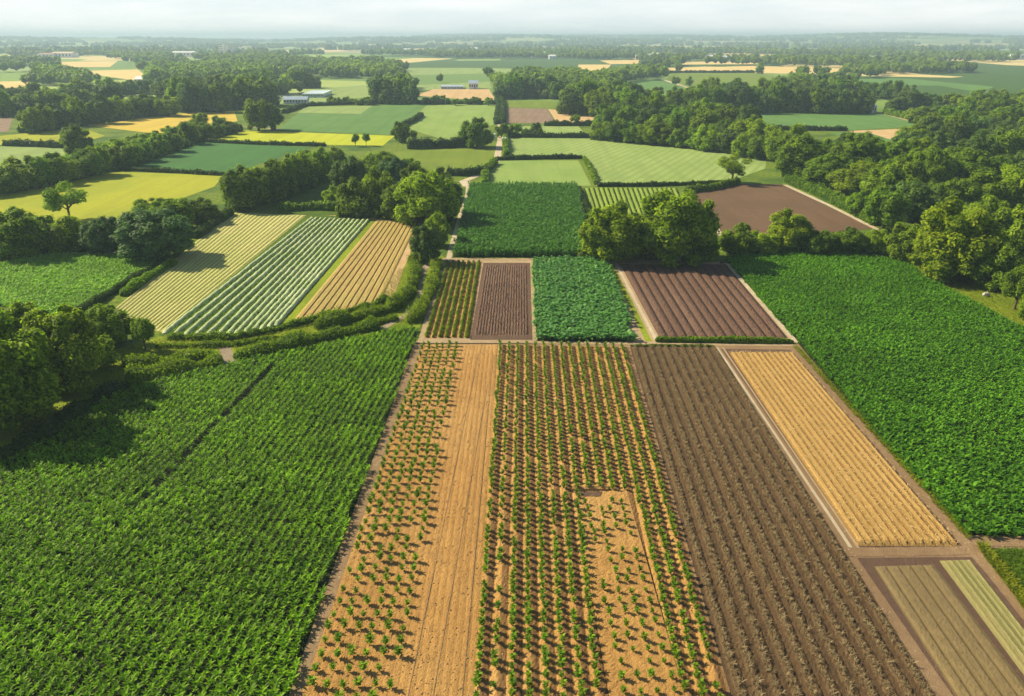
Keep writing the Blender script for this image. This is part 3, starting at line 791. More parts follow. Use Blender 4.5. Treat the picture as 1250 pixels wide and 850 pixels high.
where = {'ochre': ('of the ochre strip', 'young plants in rows on the ochre strip'), 'centre': ('of the centre ridges', 'young plants in rows on the centre ridges'), 'patch': ('inside the bare patch', 'young plants scattered on the bare patch')}
for (x, y, z, s, (zone, r_)) in ind:
    cnt[(zone, r_)] = k = cnt.get((zone, r_), 0) + 1
    o = bpy.data.objects.new('crop_plant', random.choice(seed_me)); COL.objects.link(o)
    o.location = (x, y, z - 0.02); o.rotation_euler = (0, 0, random.uniform(0, 6.28)); o.scale = (s, s, s * random.uniform(0.9, 1.1))
    tag(o, f'leafy young plant, {ordn(k)} from the near end, {ordn(r_ + 1)} row {where[zone][0]}', 'crop plant', where[zone][1])
q = np.array([(x, y, z - 0.02) for (x, y, z, s, _) in rest]); ss = np.array([c[3] for c in rest])
V, Fq, R = instances(seedt, q, ss, 0.08)
tag(link('crop_rows', np_mesh('crop_rows', V, Fq, M['seed'], R)), 'young green plants farther up the sandy crop rows', 'crop', kind='stuff')

# ================================================================== MIDDLE PLOTS
ridge_field('field', [(545, 320), (588, 320), (574, 413), (517, 413)], 7, 0.12, m_rows, 'round', 0.03, 6, 120, 0.2, 'small sandy plot with green bush rows left of the brown plot')
bush_t = []
for s in range(3):
    r = np.random.default_rng(s + 300)
    d = unit(r.normal(size=(70, 3))); d[:, 2] = np.abs(d[:, 2])
    P = d * r.uniform(0.25, 0.42, (70, 1)) * np.array([1, 1, 1.3])
    LV, LF = leaves(P, unit(d + r.normal(size=(70, 3)) * 0.4), 0.13, 1.0, r)
    cv = RS[0] * np.array([0.26, 0.26, 0.36]) + np.array([0, 0, 0.15])
    bush_t.append(join([(LV, LF, r.uniform(0.2, 1, 70)), (cv, RS[1], 0.1)]))
q = np.array(row_positions([(545, 320), (588, 320), (574, 413), (517, 413)], 7, 0.42, 0.62, 0.05))
V, Fq, R = instances(bush_t, np.concatenate([q[:, :2], np.full((len(q), 1), 0.12)], 1), rng.uniform(0.58, 0.85, len(q)))
tag(link('crop_rows', np_mesh('crop_rows', V, Fq, M['verge'], R)), 'small green bushes in seven rows on the small sandy plot', 'crop', kind='stuff')
patch('soil', [(590, 321), (647, 321), (650, 415), (574, 415)], m_darkbrown, 0.022, 'dark edge of the plain brown plot', 'ground')
ridge_field('field', [(593, 324), (643, 324), (645, 411), (579, 411)], 18, 0.09, m_plough, 'round', 0.03, 4, 90, 0.9, 'plain brown ploughed plot between bush rows and broad-leaf block')
O_poly = [(651, 319), (741, 319), (773, 417), (656, 417)]
patch('soil', O_poly, m_under, 0.022, 'dark soil under the blue-green broad-leaf block', 'ground')
cab = [leaf_plant(s + 40, 10, 0.72, 0.3, 0.75, droop=0.85) for s in range(5)]
M['cab'] = leaf_mat('broad_leaf', (0.035, 0.125, 0.026), (0.16, 0.36, 0.075), tr=0.3, var=0.0, gloss=0.12)
crop_field('broad_leaf_crop', O_poly, M['cab'], cab, ((651, 319), (656, 417)), 0.85, 0.62, 1.25, 'blue-green broad-leaf crop block in the middle row of plots', jit=0.15)
ribbon('farm_track', [(744, 321), (768, 368), (792, 417)], 0.9, m_verge, 0.03, 'grassy strip left of the dark ridged plot', 'track')
ribbon('farm_track', [(752, 322), (776, 368), (802, 417)], 0.5, m_pale, 0.034, 'pale line track left of the dark ridged plot', 'track')
ridge_field('field', [(757, 323), (886, 323), (962, 413), (805, 413)], 13, 0.2, m_chock, 'round', 0.03, 8, 120, 0.25, 'dark chocolate ridged plot left of the dense right crop')
ribbon('farm_track', [(888, 322), (928, 368), (972, 418)], 0.7, m_pale, 0.036, 'pale path between the dark ridged plot and dense crop', 'track')
ribbon('farm_track', [(546, 318), (530, 365), (513, 418)], 0.7, m_sand, 0.036, 'sandy path along the left side of the bush rows', 'track')
ribbon('farm_track', [(508, 418), (640, 418), (770, 420), (970, 422)], 0.8, m_sand, 0.04, 'sandy cross path between foreground strips and middle plots', 'track')
hedge([(800, 417), (885, 418), (968, 419)], 0.8, 0.75, M['hedge'], 'low clipped hedge along the near edge of the dark ridged plot', dens=60)
hedge([(770, 423), (820, 423), (872, 424)], 0.4, 0.3, M['hedge'], 'thin low hedge above the grey-brown strip', dens=60)

# tall green block behind
R_poly = [(574, 229), (704, 229), (719, 314), (553, 314)]
patch('soil', R_poly, m_under, 0.022, 'dark soil under the tall green block', 'ground')
tallc = [leaf_plant(s + 140, 9, 0.85, 0.24, 1.5, droop=0.7) for s in range(5)]
M['tallc'] = leaf_mat('tall_crop_leaf', (0.03, 0.105, 0.010), (0.095, 0.23, 0.022), tr=0.35, var=0.0, gloss=0.1)
crop_field('tall_crop', R_poly, M['tallc'], tallc, ((620, 229), (630, 312)), 0.9, 0.6, 1.2, 'tall deep green crop block behind the middle plots', jit=0.4)
ribbon('farm_track', [(572, 222), (570, 240), (561, 267), (548, 314), (545, 320)], 1.1, m_pale, 0.036, 'pale lane along the left side of the tall green block', 'track')
ribbon('farm_track', [(546, 317), (640, 317), (745, 318)], 0.7, m_sand, 0.04, 'sandy path in front of the tall green block', 'track')
ridge_field('field', [(708, 230), (826, 230), (845, 275), (722, 275)], 20, 0.5, m_vine, 'round', 0.03, 6, 60, 0.2, 'bright green striped rows behind the pair of big trees')

# pasture + paths left of the plots
patch('grass', [(130, 430), (200, 410), (335, 405), (455, 372), (490, 320), (520, 300), (545, 316), (512, 400), (400, 418), (290, 440), (200, 462), (150, 470), (100, 500), (-20, 560), (-20, 480)], m_verge, 0.008, 'sunlit yellow-green verge curving below the striped beds', 'grass')
ribbon('footpath', [(530, 316), (522, 322), (515, 335), (515, 355), (509, 371), (497, 385), (474, 397), (466, 403)], 1.3, m_grey, 0.036, 'grey footpath bending through the hedged verge', 'path', steps=8)
ribbon('footpath', [(274, 424), (278, 434), (280, 446)], 1.6, m_grey, 0.038, 'short pale footpath gap between two hedges at left', 'path')

# W1 W2 W3
ridge_field('field', [(282, 260), (374, 263), (200, 406), (122, 392)], 17, 0.14, m_ribbed, 'round', 0.03, 8, 110, 0.12, 'pale yellow-green ribbed field left of the covered rows')
patch('grass', [(374, 262), (382, 264), (204, 411), (192, 409)], m_grassd, 0.03, 'dark green grass strip left of the covered rows', 'grass')
patch('soil', [(380, 264), (455, 268), (336, 404), (284, 413), (198, 411)], m_grassd, 0.024, 'green ground below the covered rows', 'ground')
m_fleece = soil_mat('pale_covered_row', (0.52, 0.60, 0.33), (0.32, 0.44, 0.16), (0.66, 0.69, 0.46), s=1.8, bump=0.12, patch=0.4)
WTL, WTR = np.array(at(382, 266)[:2]), np.array(at(450, 269)[:2])
bots = [(200, 408), (213, 409), (226, 410), (239, 410.5), (252, 411), (265, 411), (277, 410), (288, 408.5), (299, 406.5), (309, 404.5), (319, 402.5), (328, 400.5), (336, 398.5)]
for i, b in enumerate(bots):
    t = i / (len(bots) - 1)
    a2 = WTL * (1 - t) + WTR * t; b2 = np.array(at(*b)[:2])
    nseg = 90; s = np.linspace(0, 1, nseg + 1)
    cxy = a2[None] * (1 - s[:, None]) + b2[None] * s[:, None]
    d = unit(b2 - a2); n_ = np.array([-d[1], d[0]])
    prof = [(-0.5, 0.0), (-0.43, 0.5), (-0.2, 0.92), (0, 1), (0.2, 0.92), (0.43, 0.5), (0.5, 0.0)]
    V = np.zeros((nseg + 1, 7, 3))
    wv = 0.82 + 0.4 * t * 0 + 0.05 * rng.normal(size=nseg + 1); hv = 0.42 * (1 + 0.12 * rng.normal(size=nseg + 1)); hv[0] = hv[-1] = 0.12
    for k, (u, zz) in enumerate(prof):
        V[:, k, :2] = cxy + n_ * (u * wv * 1.0)[:, None]; V[:, k, 2] = 0.03 + zz * hv
    idx = np.arange((nseg + 1) * 7).reshape(nseg + 1, 7)
    Fq = np.stack([idx[:-1, :-1], idx[:-1, 1:], idx[1:, 1:], idx[1:, :-1]], -1).reshape(-1, 4)
    o = link('covered_crop_row', np_mesh('covered_crop_row', V.reshape(-1, 3), Fq, m_fleece, smooth=True))
    tag(o, f'long pale mint-green crop row, {ordn(i + 1)} from the left of the covered rows', 'crop row', 'pale covered crop rows side by side')
# leaves poking out over the covered rows
q = []
for i in range(len(bots) - 1):
    t = (i + 0.5) / (len(bots) - 1)
    a2 = WTL * (1 - t) + WTR * t; b2 = np.array(at(*((np.array(bots[i]) + np.array(bots[i + 1])) / 2))[:2])
    for k in range(170):
        s = random.random(); q.append((*(a2 * (1 - s) + b2 * s + rng.normal(size=2) * 0.1), 0.05))
V, Fq, R = instances(tuft, np.array(q), rng.uniform(0.8, 1.4, len(q)))
tag(link('weeds', np_mesh('weeds', V, Fq, M['grasstuft'], R)), 'green weeds growing in the furrows between the covered rows', 'weeds', kind='stuff')
patch('grass', [(453, 268), (460, 268), (356, 398), (338, 404)], m_verge, 0.032, 'yellow-green grass strip between covered rows and tan field', 'grass')
patch('soil', [(400, 263), (505, 264), (516, 275), (492, 330), (480, 366), (440, 380), (352, 402), (345, 402), (456, 268)], m_tan, 0.028, 'bare tan soil around the tan ridged field', 'ground')
ridge_field('field', [(460, 269), (510, 273), (464, 370), (352, 399)], 10, 0.16, m_tanrows, 'flat', 0.036, 7, 90, 0.2, 'tan ridged field right of the covered rows')

# left green field
X_poly = [(-200, 300), (0, 325), (35, 316), (72, 311), (205, 317), (140, 352), (80, 392), (40, 384), (0, 374), (-250, 345)]
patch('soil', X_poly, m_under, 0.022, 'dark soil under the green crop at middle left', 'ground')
M['xcrop'] = leaf_mat('soft_green_leaf', (0.10, 0.25, 0.025), (0.36, 0.58, 0.07), tr=0.35, var=0.0, patch=0.1)
crop_field('leafy_crop', X_poly, M['xcrop'], beet, ((205, 317), (80, 392)), 0.62, 0.5, 1.15, 'mid green leafy crop in the small field at middle left', jit=0.4)
hedge([(207, 318), (145, 354), (82, 393)], 1.1, 1.1, M['hedge_dark'], 'dark hedge on the right edge of the left green field')
hedge([(214, 322), (180, 342), (150, 362)], 1.4, 1.2, M['hedge'], 'second green hedge left of the pale ribbed field')

# ================================================================== BACK FIELDS
P2 = [
 ('grass', [(-60, 243), (0, 236), (110, 209), (272, 214), (262, 228), (200, 250), (120, 272), (0, 266), (-60, 270)], m_yel, 'wide yellow-green meadow behind the lone open tree'),
 ('field', [(143, 206), (249, 174), (380, 180), (330, 196), (275, 214)], m_teal, 'dark teal-green field left of the centre wood'),
 ('field', [(257, 174), (296, 159), (400, 163), (482, 166), (467, 178), (400, 177)], m_bright, 'vivid yellow strip behind the teal-green field'),
 ('field', [(104, 153), (215, 139), (286, 136), (290, 148), (240, 157), (195, 164)], m_gold2, 'golden yellow field left of the round clump'),
 ('field', [(0, 166), (100, 156), (128, 166), (80, 180), (-30, 176), (-30, 166)], m_yel, 'yellow-green field at far left edge'),
 ('field', [(-30, 178), (76, 181), (80, 190), (30, 202), (-30, 206)], m_pg, 'pale green field at far left edge'),
 ('field', [(338, 159), (372, 131), (521, 127), (491, 155), (475, 165)], m_mg, 'mid green field behind the yellow strip'),
 ('field', [(373, 130.5), (455, 129), (440, 139), (363, 138)], m_pg, 'pale corner of the mid green field'),
 ('field', [(522, 127.5), (606, 127.5), (603, 152), (545, 172), (492, 155)], m_lg, 'light green field left of the farm lane'),
 ('field', [(528, 109), (597, 109), (606, 124), (508, 117)], m_tan, 'tan stubble field with bushes along its near edge'),
 ('field', [(613, 123), (675, 124), (680, 131), (612, 131)], m_olive, 'narrow bright green strip beside the farm lane'),
 ('field', [(612, 131.5), (668, 133), (678, 151), (611, 150)], m_mauve, 'mauve-brown field right of the farm lane'),
 ('field', [(669, 133), (730, 141), (722, 152), (680, 151)], m_tan, 'tan field below the centre-right wood'),
 ('field', [(640, 154), (706, 154), (716, 166), (620, 166)], m_lg2, 'narrow pale striped field behind the big light field'),
 ('field', [(478, 186), (610, 178), (608, 195), (590, 212), (545, 213), (500, 205)], m_olive, 'olive green field behind the centre wood'),
 ('field', [(597, 196), (706, 196), (722, 227), (597, 227)], m_lg, 'small light green field above the tall block'),
 ('field', [(617, 168), (720, 168), (880, 176), (936, 192), (934, 206), (890, 222), (728, 227), (712, 193), (619, 192)], m_lg2, 'big light green field in the centre distance'),
 ('field', [(838, 236), (904, 225), (955, 225), (1066, 279), (990, 286), (874, 284)], m_choco_far, 'chocolate brown ploughed field right of the big trees'),
 ('field', [(843, 138), (973, 138), (1081, 140), (1133, 154), (1034, 159), (870, 156)], m_mg, 'mid green field inside the right woods'),
 ('field', [(859, 154), (933, 157), (933, 166), (880, 166)], m_tan, 'small tan field below the right wood field'),
 ('field', [(1034, 160), (1115, 157), (1110, 173), (1080, 170)], m_tan, 'small tan field at the edge of the right woods'),
 ('field', [(1012, 162), (1060, 162), (1092, 172), (1050, 175)], m_mg, 'small green paddock at the edge of the right woods'),
 ('field', [(744, 103), (806, 97), (841, 108), (795, 115)], m_mg, 'green field left of the pale lane in the distance'),
 ('field', [(812, 97), (823, 90), (920, 88.5), (972, 98), (920, 104), (846, 107)], m_olive, 'olive field below the long wheat field'),
 ('field', [(809, 84), (918, 80.5), (1048, 84), (1045, 89), (918, 88.3), (809, 88.5)], m_wheat, 'long pale wheat field in the right distance'),
 ('field', [(706, 79), (746, 79), (742, 84), (723, 88), (706, 84)], m_wheat, 'small wheat field in the centre distance'),
 ('field', [(732, 74), (780, 73), (779, 78), (745, 78.5)], m_wheat, 'tiny wheat field behind another in the distance'),
 ('field', [(832, 76), (850, 75), (930, 76), (930, 78.5), (832, 79)], m_wheat, 'thin wheat strip in the right distance'),
 ('field', [(1030, 97), (1084, 95), (1117, 97), (1214, 106), (1196, 113), (1149, 105), (1060, 103)], m_mg, 'green clearing behind the right woods'),
 ('field', [(57, 76), (144, 74.5), (134, 82), (84, 82)], m_wheat, 'wheat field in the left distance'),
 ('field', [(89, 87), (168, 85), (176, 91), (168, 99), (120, 92)], m_wheat, 'pale wheat field among the left woods'),
 ('field', [(-20, 84), (38, 82), (40, 87), (-20, 88)], m_pg, 'pale green field in the left distance'),
 ('field', [(-20, 100), (46, 99), (22, 108), (-20, 108)], m_wheat, 'wheat field at the far left edge'),
 ('field', [(-30, 131), (20, 131), (10, 161), (-30, 163)], m_mauve, 'brown field at the far left edge'),
 ('field', [(340, 83), (400, 82), (395, 86), (345, 87)], m_lg, 'small light green field among the left-centre woods'),
 ('field', [(390, 108), (450, 104), (455, 118), (400, 124), (336, 127), (345, 120)], m_pg, 'pale field around the glasshouses'),
 ('field', [(492, 83), (570, 83), (632, 84), (625, 89), (500, 92)], m_pg, 'light green field in the centre distance'),
 ('field', [(505, 104), (598, 100), (600, 108), (530, 109), (508, 112)], m_pg, 'green strip around the blue-roofed farm'),
 ('field', [(610, 110), (640, 110), (648, 121), (612, 121)], m_mg, 'tiny green paddock behind the farm lane'),
 ('field', [(145, 141), (190, 128), (196, 122), (150, 130)], m_tan, 'tan strip behind the left tree line'),
 ('field', [(1205, 258), (1300, 256), (1300, 292), (1225, 268)], m_mg, 'green field at the right edge'),
 ('grass', [(310, 258), (360, 240), (410, 236), (440, 262), (340, 262)], m_grassd, 'shaded grass pasture above the ribbed field'),
 ('grass', [(880, 300), (905, 288), (1120, 300), (1300, 380), (1300, 425), (1105, 322), (1070, 312), (900, 309)], m_meadow, 'sunlit meadow verge between dense crop and right trees'),
 ('grass', [(1000, 232), (1060, 228), (1080, 250), (1040, 250)], m_meadow, 'small sunlit clearing right of the brown field'),
 ('field', [(210, 70), (255, 70), (255, 73.5), (205, 73)], m_pg, 'pale field in the far left distance'),
 ('field', [(560, 72.5), (610, 72), (612, 74), (555, 74.5)], m_pg, 'pale field in the far centre distance'),
 ('field', [(1060, 76), (1110, 75), (1112, 77.5), (1058, 78.5)], m_pg, 'pale field in the far right distance'),
]
zc = 0.03
for i, (nm, pts, mat, lab) in enumerate(P2):
    patch(nm, pts, mat, zc + 0.004 * (i % 5), lab, 'grass' if nm == 'grass' else 'field')
P1 = [([(571, 228), (565, 222), (590, 212), (607, 196), (611, 168), (610, 150), (611, 128), (609, 108)], 2.4, m_pale, 'pale farm lane running into the distance'),
      ([(836, 238), (860, 262), (880, 288)], 1.6, m_pale, 'pale track on the left side of the chocolate field'),
      ([(958, 226), (1010, 250), (1072, 281), (1090, 282)], 1.3, m_pale, 'pale track on the right side of the chocolate field'),
      ([(790, 97), (808, 97), (826, 103), (845, 109)], 4.0, m_pale, 'pale lane between the distant green fields'),
      ([(714, 194), (722, 208), (731, 227)], 1.6, m_sand, 'sandy path right of the small light green field'),
      ([(270, 158), (300, 155), (340, 158)], 2.5, m_grey, 'grey lane passing the round tree clump'),
      ([(1075, 138), (1105, 146), (1136, 156)], 3.0, m_sand, 'sandy track at the right end of the wood field')]
for i, (pts, w, mat, lab) in enumerate(P1):
    ribbon('farm_track', pts, w, mat, 0.06 + 0.004 * i, lab, 'track')

HB = [
 ([(604, 196), (660, 194.5), (712, 194)], 1.4, 1.6, 'hedge_dark', 'dark hedge between the two light green fields'),
 ([(713, 195), (722, 210), (728, 226)], 1.2, 1.4, 'hedge', 'hedge on the right of the small light green field'),
 ([(729, 228), (800, 227.5), (885, 225)], 1.2, 1.2, 'hedge_dark', 'dark hedge behind the bright green rows'),
 ([(706, 231), (714, 248), (722, 272)], 1.2, 1.2, 'hedge_dark', 'hedge between tall block and bright green rows'),
 ([(620, 168), (760, 169), (850, 173)], 2.0, 2.2, 'hedge_dark', 'long dark hedge behind the big light field'),
 ([(664, 154), (720, 154), (770, 155)], 2.0, 2.4, 'hedge_dark', 'dark hedge below the mauve-brown field'),
 ([(604, 200), (592, 212), (592, 228)], 2.0, 2.0, 'hedge', 'curved hedge left of the small light green field'),
 ([(616, 166), (617, 180), (618, 192)], 1.8, 2.2, 'hedge', 'hedge along the farm lane beside the big light field'),
 ([(545, 214), (570, 215), (592, 212)], 2.5, 2.4, 'hedge_dark', 'thick hedge below the olive field'),
 ([(497, 182), (540, 181), (578, 179)], 3.0, 3.6, 'hedge_dark', 'bushy dark hedge above the olive field'),
 ([(606, 152), (609, 130), (606, 122)], 2.5, 2.5, 'hedge_dark', 'hedge on the left of the far lane'),
 ([(613, 152), (614, 130), (612, 122)], 2.5, 2.5, 'hedge_dark', 'hedge on the right of the far lane'),
 ([(492, 155), (507, 148), (515, 142)], 2.0, 2.2, 'hedge_dark', 'short dark hedge between mid and light green fields'),
 ([(141, 208), (210, 211), (276, 215)], 1.5, 1.3, 'hedge_dark', 'dark hedge below the teal-green field'),
 ([(255, 174), (320, 177), (398, 179)], 1.5, 1.5, 'hedge_dark', 'dark hedge between teal field and yellow strip'),
 ([(5, 178), (40, 179), (78, 181)], 2.5, 2.4, 'hedge_dark', 'dark hedge between the two fields at far left'),
 ([(346, 139), (372, 130), (450, 127), (560, 127), (605, 128)], 2.2, 2.2, 'hedge_dark', 'long dark hedge behind the mid green field'),
 ([(960, 222), (1010, 243), (1045, 262), (1070, 276)], 2.4, 2.6, 'hedge', 'tall green hedge right of the chocolate brown field'),
 ([(836, 236), (870, 232), (902, 224)], 1.8, 1.8, 'hedge', 'green hedge at the top left of the chocolate field'),
 ([(880, 322), (905, 312), (1000, 309)], 0.6, 0.6, 'hedge_dark', 'low dark hedge at the top of the dense right crop'),
 ([(340, 258), (385, 256), (440, 258)], 2.0, 2.0, 'hedge', 'low hedge behind the ribbed field'),
 ([(240, 292), (262, 275), (282, 262)], 2.0, 1.8, 'hedge_dark', 'hedge along the upper left of the ribbed field'),
 ([(1080, 139), (1110, 146), (1140, 156)], 3.0, 3.0, 'hedge', 'green hedge at the right end of the wood field'),
 ([(862, 157), (940, 159), (1034, 160)], 2.0, 2.0, 'hedge_dark', 'thin dark hedge below the wood field'),
 ([(809, 89), (880, 89.2), (921, 89)], 3.0, 2.5, 'hedge_dark', 'dark hedge line below the long wheat field'),
]
for pts, w, h, mt, lab in HB:
    dd = at(*pts[0])[1]
    hedge(pts, w, h, M[mt], lab, leaf=min(0.9, max(0.16, dd * 0.0014)), dens=min(30, max(2, 250000 / dd ** 2)))
# verge hedges, near the winding path
VH = [
 ([(285, 438), (330, 430), (382, 418), (430, 407), (462, 400)], 1.9, 1.35, 'hedge', 'thick green hedge along the top of the left crop field'),
 ([(272, 443), (230, 451), (190, 460), (155, 468)], 2.2, 1.4, 'verge', 'thick sunlit hedge left of the footpath gap'),
 ([(150, 472), (110, 494), (60, 528), (0, 560), (-60, 590)], 2.6, 0.9, 'hedge_dark', 'low dark green bank along the left field edge'),
 ([(504, 320), (507, 336), (501, 360), (478, 380), (430, 392), (385, 402)], 1.7, 1.5, 'verge', 'bushy yellow-green hedge curving along the footpath'),
 ([(474, 366), (455, 374), (430, 380), (360, 398), (335, 405), (280, 415), (205, 414)], 1.0, 0.8, 'hedge', 'low hedge below the three striped fields'),
 ([(534, 322), (529, 345), (522, 365), (508, 388), (500, 396)], 1.6, 1.2, 'verge', 'narrow yellow-green hedge right of the footpath'),
 ([(485, 390), (440, 400), (400, 410), (340, 420)], 0.9, 0.7, 'verge', 'sunlit hedge row inside the curved verge'),
 ([(340, 412), (290, 422), (240, 424), (190, 424)], 0.9, 0.6, 'verge', 'ragged sunlit shrubs below the covered rows'),
 ([(150, 448), (200, 442), (262, 436)], 1.8, 1.1, 'verge', 'ragged sunlit shrubs left of the footpath gap'),
]
for pts, w, h, mt, lab in VH:
    hedge(pts, w, h, M[mt], lab, leaf=0.15, dens=45, bumpy=0.32)
crop_field('grass', [(130, 432), (200, 412), (335, 407), (455, 374), (486, 330), (540, 316), (512, 395), (400, 416), (290, 436), (200, 458), (120, 480)], M['grassyel'], tuft, ((200, 450), (480, 390)), 0.5, 0.5, 0.9, 'yellow-green grass tufts over the curved verge', 'grass', gaps=(((522, 322), (514, 355), 0.9), ((514, 355), (470, 400), 0.9), ((276, 426), (280, 446), 0.9)), jit=1.0)
crop_field('grass', [(1110, 322), (1140, 332), (1210, 350), (1300, 395), (1300, 425), (1250, 402), (1188, 369), (1134, 339)], M['grassyel'], tuft, ((1134, 341), (1250, 402)), 0.55, 0.55, 0.8, 'yellow-green grass tufts along the right meadow verge', 'grass', jit=1.0)

# ================================================================== TREES
G1 = 'trees of the big lower left clump'
for (x, y, w, h, k, lab) in [
    (2, 522, 146, 138, 'light', 'huge leafy tree at the lower left edge beside the crop field'),
    (82, 476, 104, 96, 'light', 'sunlit leafy tree at right of the lower left clump'),
    (-50, 505, 130, 130, 'mid', 'leafy tree cut by the left edge of the view'),
    (38, 460, 100, 92, 'mid', 'darker tree behind the lower left clump'),
    (-20, 450, 100, 76, 'light', 'rounded tree behind the clump at the left edge'),
    (116, 452, 56, 46, 'light', 'low sunlit bush-like tree at the back of the lower left clump')]:
    tree(x, y, w, h, k, lab, G1)
for (x, y, w, h, k, lab) in [
    (133, 422, 70, 50, 'light', 'round bushy tree below the pale ribbed field corner'),
    (178, 428, 32, 40, 'small', 'small slim tree with visible trunk at the ribbed field corner'),
    (26, 314, 78, 58, 'mid', 'broad tree at the left edge behind the left green field'),
    (82, 306, 58, 44, 'light', 'yellow-green tree between broad tree and dark bush'),
    (130, 309, 62, 42, 'blue', 'smaller blue-green shrub left of the giant dark shrub'),
    (192, 315, 100, 58, 'blue', 'giant domed dark blue-green shrub above the left green field'),
    (86, 270, 54, 45, 'open', 'lone open-crowned tree with bare trunk by the yellow meadow'),
    (212, 280, 62, 36, 'light', 'low yellow-green tree behind the giant dark shrub'),
    (246, 272, 46, 30, 'mid', 'low green tree at the corner of the yellow meadow'),
    (180, 262, 40, 18, 'light', 'low bush at the near edge of the yellow meadow'),
    (519, 320, 46, 46, 'dark', 'compact dark green round tree at the footpath start'),
    (534, 300, 38, 40, 'light', 'light green tree behind the compact dark round tree'),
    (744, 319, 82, 70, 'light', 'left one of the two big trees behind the broad-leaf block'),
    (826, 319, 100, 80, 'light', 'right one of the two big trees behind the dark ridged plot'),
    (786, 312, 50, 50, 'mid', 'tree squeezed between the two big central trees'),
    (862, 318, 36, 34, 'mid', 'low tree at the right foot of the big central pair'),
    (897, 310, 46, 32, 'mid', 'bush at the top left corner of the dense right crop'),
    (905, 292, 20, 20, 'small', 'tiny sapling at the edge of the chocolate field'),
    (960, 304, 62, 46, 'light', 'rounded yellow-green tree in front of the chocolate field'),
    (930, 309, 40, 26, 'light', 'low bush left of the rounded yellow-green tree'),
    (1000, 309, 48, 28, 'mid', 'low green bush right of the rounded yellow-green tree'),
    (1035, 309, 44, 30, 'mid', 'low bush at the top of the dense right crop'),
    (1070, 311, 42, 30, 'light', 'yellow-green bush near the end of the bush line'),
    (1100, 318, 50, 44, 'mid', 'rounded tree where the bush line meets the right trees'),
    (1078, 278, 54, 46, 'mid', 'tree at the lower right corner of the chocolate field'),
    (1048, 264, 34, 30, 'mid', 'small tree beside the hedge right of the chocolate field'),
    (1160, 340, 112, 92, 'light', 'massive tree above the right meadow verge'),
    (1216, 352, 78, 62, 'mid', 'large dark tree right of the massive meadow tree'),
    (1262, 330, 86, 84, 'mid', 'tall tree cut by the right edge of the view'),
    (1200, 300, 70, 58, 'mid', 'tree behind the massive meadow tree'),
    (1238, 378, 46, 50, 'small', 'small tree with bare trunk on the right meadow verge'),
    (1262, 392, 40, 40, 'light', 'leafy bush at the right edge of the meadow verge'),
    (893, 224, 46, 34, 'open', 'lone spreading tree at the corner of the big light field'),
    (316, 160, 40, 36, 'mid', 'left tree of the round clump beside the yellow strip'),
    (332, 159, 30, 32, 'dark', 'right tree of the round clump beside the yellow strip'),
    (97, 190, 40, 36, 'mid', 'large round tree standing in the left diagonal tree line'),
    (582, 180, 42, 34, 'mid', 'big round tree beside the lane at the olive field'),
    (490, 174, 26, 24, 'mid', 'round tree at the right end of the yellow strip'),
    (505, 172, 12, 12, 'mid', 'little tree beside the round tree at the yellow strip'),
    (434, 179, 10, 15, 'small', 'left one of two slim saplings at the yellow strip'),
    (447, 178, 10, 15, 'small', 'right one of two slim saplings at the yellow strip'),
    (612, 168, 18, 16, 'mid', 'round tree beside the farm lane bend'),
    (622, 166, 14, 13, 'mid', 'smaller tree just right of the lane bend'),
    (632, 166, 14, 14, 'small', 'third little tree right of the lane bend'),
    (641, 167, 11, 10, 'small', 'low tree left of the darker round tree by the hedge'),
    (655, 167, 20, 17, 'dark', 'dark round tree at the hedge behind the big light field'),
    (702, 153, 15, 13, 'small', 'single small tree on the tan field edge'),
    (353, 82, 6, 5, 'small', 'tiny single tree in the distant left field'),
    (824, 105, 12, 11, 'mid', 'left one of two round trees in the distant olive field'),
    (841, 105, 12, 11, 'mid', 'right one of two round trees in the distant olive field'),
    (927, 90, 14, 13, 'mid', 'single dark tree at the end of the long wheat field')]:
    tree(x, y, w, h, k, lab)
G2 = 'trees of the centre-left wood'
for (x, y, w, h, k, lab) in [
    (296, 256, 54, 52, 'mid', 'rounded tree at the left end of the centre wood'),
    (314, 250, 46, 44, 'light', 'light tree between the first two at the left wood end'),
    (345, 240, 46, 44, 'mid', 'tree filling the gap behind the shaded pasture'),
    (374, 228, 44, 40, 'light', 'light tree filling the back of the shaded pasture'),
    (332, 246, 46, 48, 'mid', 'second tree from the left in the centre wood'),
    (358, 234, 44, 44, 'mid', 'tree above the shaded pasture in the centre wood'),
    (388, 222, 40, 40, 'light', 'light green tree at the back of the centre wood'),
    (410, 212, 34, 32, 'mid', 'back tree of the centre wood below the yellow strip'),
    (430, 240, 50, 46, 'dark', 'dark tree in the middle of the centre wood'),
    (455, 226, 42, 36, 'light', 'light tree at the centre wood back edge'),
    (484, 228, 46, 34, 'blue', 'blue-green low tree at the centre wood back edge'),
    (408, 250, 30, 24, 'light', 'small bushy tree at the front of the shaded pasture'),
    (436, 263, 52, 44, 'mid', 'front tree left of the tallest centre wood pair'),
    (462, 262, 46, 54, 'light', 'tall light tree at the front of the centre wood'),
    (490, 268, 48, 44, 'mid', 'front tree left of the broadest centre wood tree'),
    (522, 274, 86, 62, 'light', 'broadest tree at the right end of the centre wood'),
    (548, 268, 36, 52, 'dark', 'dark tree at the lane end of the centre wood'),
    (508, 244, 46, 42, 'mid', 'back tree near the lane end of the centre wood'),
    (536, 242, 40, 36, 'mid', 'back tree beside the olive field in the centre wood'),
    (372, 206, 30, 22, 'mid', 'small tree right of the teal-green field'),
    (470, 208, 36, 22, 'mid', 'low tree between olive field and centre wood'),
    (500, 216, 34, 22, 'light', 'low light tree below the olive field')]:
    tree(x, y, w, h, k, lab, G2)
mdl = ('mid', 'mid', 'light', 'dark')
